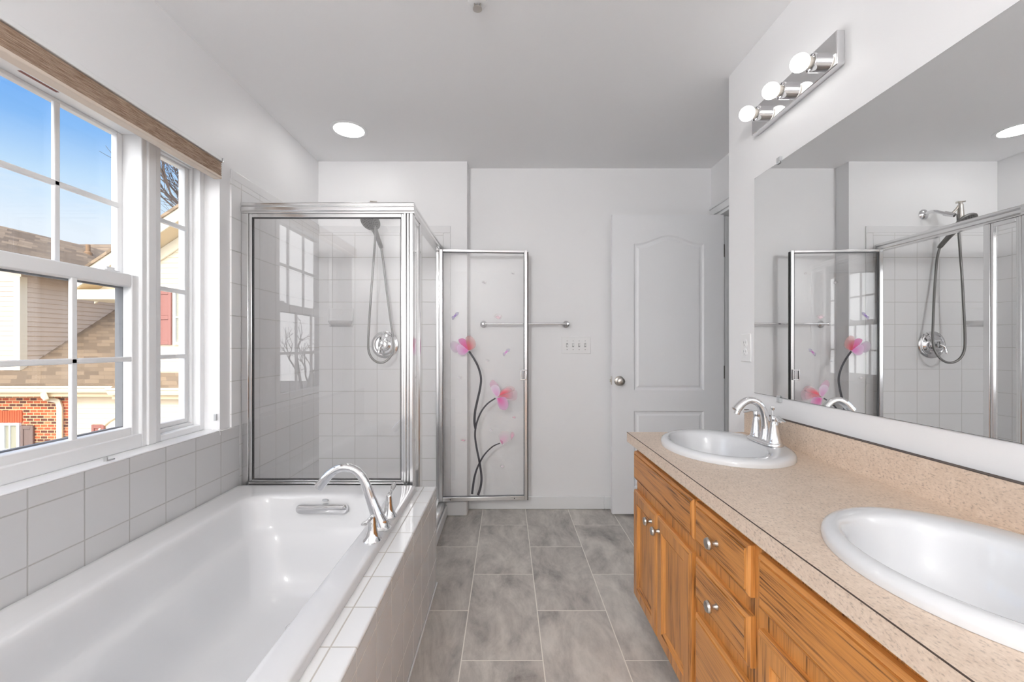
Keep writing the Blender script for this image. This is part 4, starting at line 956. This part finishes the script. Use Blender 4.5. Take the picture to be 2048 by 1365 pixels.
hB = thing('gabled_house', (-5.5, 9, GZ), 'cream sided house with gable seen through the narrow window', 'house')
YC = 8.55; XC0 = PX(268, YC); XC1 = -2.6; xpk = (XC0+XC1)/2; rs = .66
zr0 = PZ(434.8, YC-.45)+(PX(323.8, YC-.45)-(XC0-.75))*-rs      # top of the rake at the left eave
def rake(x): return zr0+(min(x, 2*xpk-x)-(XC0-.75))*rs
ZC = PZ(744, YC)
mb = MB(); siding_y(mb, XC0, XC1, YC, ZC, rake(xpk)-.3, top=lambda z: ((lambda xx: (max(XC0, xx), min(XC1, 2*xpk-xx)))(XC0-.75+(z+.30-zr0)/rs)))
mb.done('gable_siding', M['cream'], hB, smooth=0)
MB().prism([(XC0+.01, YC+.004, ZC-.4), (XC1-.01, YC+.004, ZC-.4), (XC1-.01, YC+.004, rake(XC1)-.32), (xpk, YC+.004, rake(xpk)-.32), (XC0+.01, YC+.004, rake(XC0)-.32)], (0, 6, 0)).done('wall_core', M['cream'], hB, smooth=0)
YRK = YC-.45
def strip(x0, x1, dz0, dz1, y0, y1):
    return [(x0, y0, rake(x0)+dz0), (x1, y0, rake(x1)+dz0), (x1, y0, rake(x1)+dz1), (x0, y0, rake(x0)+dz1)], (0, y1-y0, 0)
xl, xr = XC0-.75, 2*xpk-(XC0-.75)
for nm, mt, q in (('rake_board', 'house_trim', (-.26, -.03, YRK, YRK+.03)), ('roof_slope', 'roof2', (-.03, .03, YRK-.03, 16)), ('rake_soffit', 'soffit', (-.27, -.255, YRK+.03, YC-.02)), ('frieze_board', 'house_trim', (-.50, -.275, YC-.05, YC-.015))):
    mb = MB(); mb.prism(*strip(xl, xpk, *q)); mb.prism(*strip(xpk, xr, *q)); mb.done(nm, M[mt], hB, smooth=0)
MB().box(xl, XC0+.1, YRK+.001, YC+.3, zr0-.45, zr0-.27).done('eave_return', M['house_trim'], hB)
MB().prism([(-7.595, YGU, ZGU), (-7.595, YC+.1, ZGU+SL*(YC+.1-YGU)), (-7.595, YC+.1, ZGU-.2), (-7.595, YGU+.05, ZGU-.08)], (5, 0, 0)).done('apron_roof', M['roof'], hB, smooth=0)
MB().prism([(-7.595, YGU-.42, ZGU-.02), (-7.595, YC-.02, ZC-.02), (-7.595, YC-.02, ZC-.2), (-7.595, YGU-.40, ZGU-.10)], (5, 0, 0)).done('apron_roof', M['roof'], hB, smooth=0)
YGU -= .42; gutter(hB, -7.595, -2.6); YGU += .42
mb = MB(); siding_y(mb, -7.595, -2.6, YBK-.42, GZ, ZGU-.192); mb.box(-7.595, -2.6, YBK-.41, YBK-.2, GZ, ZGU-.192); mb.done('ground_floor_siding', M['cream'], hB, smooth=0)
shutter(hB, PX(318, YC), PX(346, YC), PZ(690, YC), PZ(582, YC), YC-.012, M['shutter_red'])
window_out(hB, PX(350, YC), PX(430, YC), PZ(690, YC), PZ(580, YC), YC-.012, 3)

# ------------------------------------------------------------------ bare trees
def bare_tree(x, y, hgt, seed, label, spread=.42, depth=6, group=None):
    rnd = random.Random(seed)
    r = thing('bare_tree', (x, y, GZ), label, 'tree', group)
    tm, bmh = MB(), MB(); base = Vector((x, y, GZ))
    def grow(p, d, ln, rad, lev):
        q = p+d*ln*.5+Vector((rnd.uniform(-1, 1), rnd.uniform(-1, 1), 0))*ln*.05; e = p+d*ln
        (tm if lev == 0 else bmh).tube([p, q, e], [rad, rad*.85, rad*.68], 6 if lev < 2 else 4)
        if lev >= depth: return
        for k in range(rnd.choice((2, 3, 3)) if lev else 4):
            v = Vector((rnd.gauss(0, 1), rnd.gauss(0, 1), rnd.gauss(0, .6))).normalized(); nd = (d+v*(spread+.12*lev*.5)+Vector((0, 0, .10))).normalized()
            grow(p+d*ln*rnd.uniform(.55, 1.0), nd, ln*rnd.uniform(.60, .82), rad*.60, lev+1)
    grow(base, Vector((.03, 0, 1)).normalized(), hgt*.33, hgt*.018, 0)
    tm.done('trunk', M['bark'], r); bmh.done('branches', M['bark'], r)
bare_tree(-14.3, 22.0, 19.0, 5, 'bare grey tree rising behind the gabled house', .30, 7)
for i, (x, y, h) in enumerate(((-15, -14, 8), (-20, -17, 9), (-11, -19, 8.5))):
    bare_tree(x, y, h, 20+i, ('bare tree far behind the house, mirrored in the shower glass', 'taller bare tree behind the house, mirrored in the shower glass', 'bare tree behind the house nearest its wall line')[i], .5, 5)
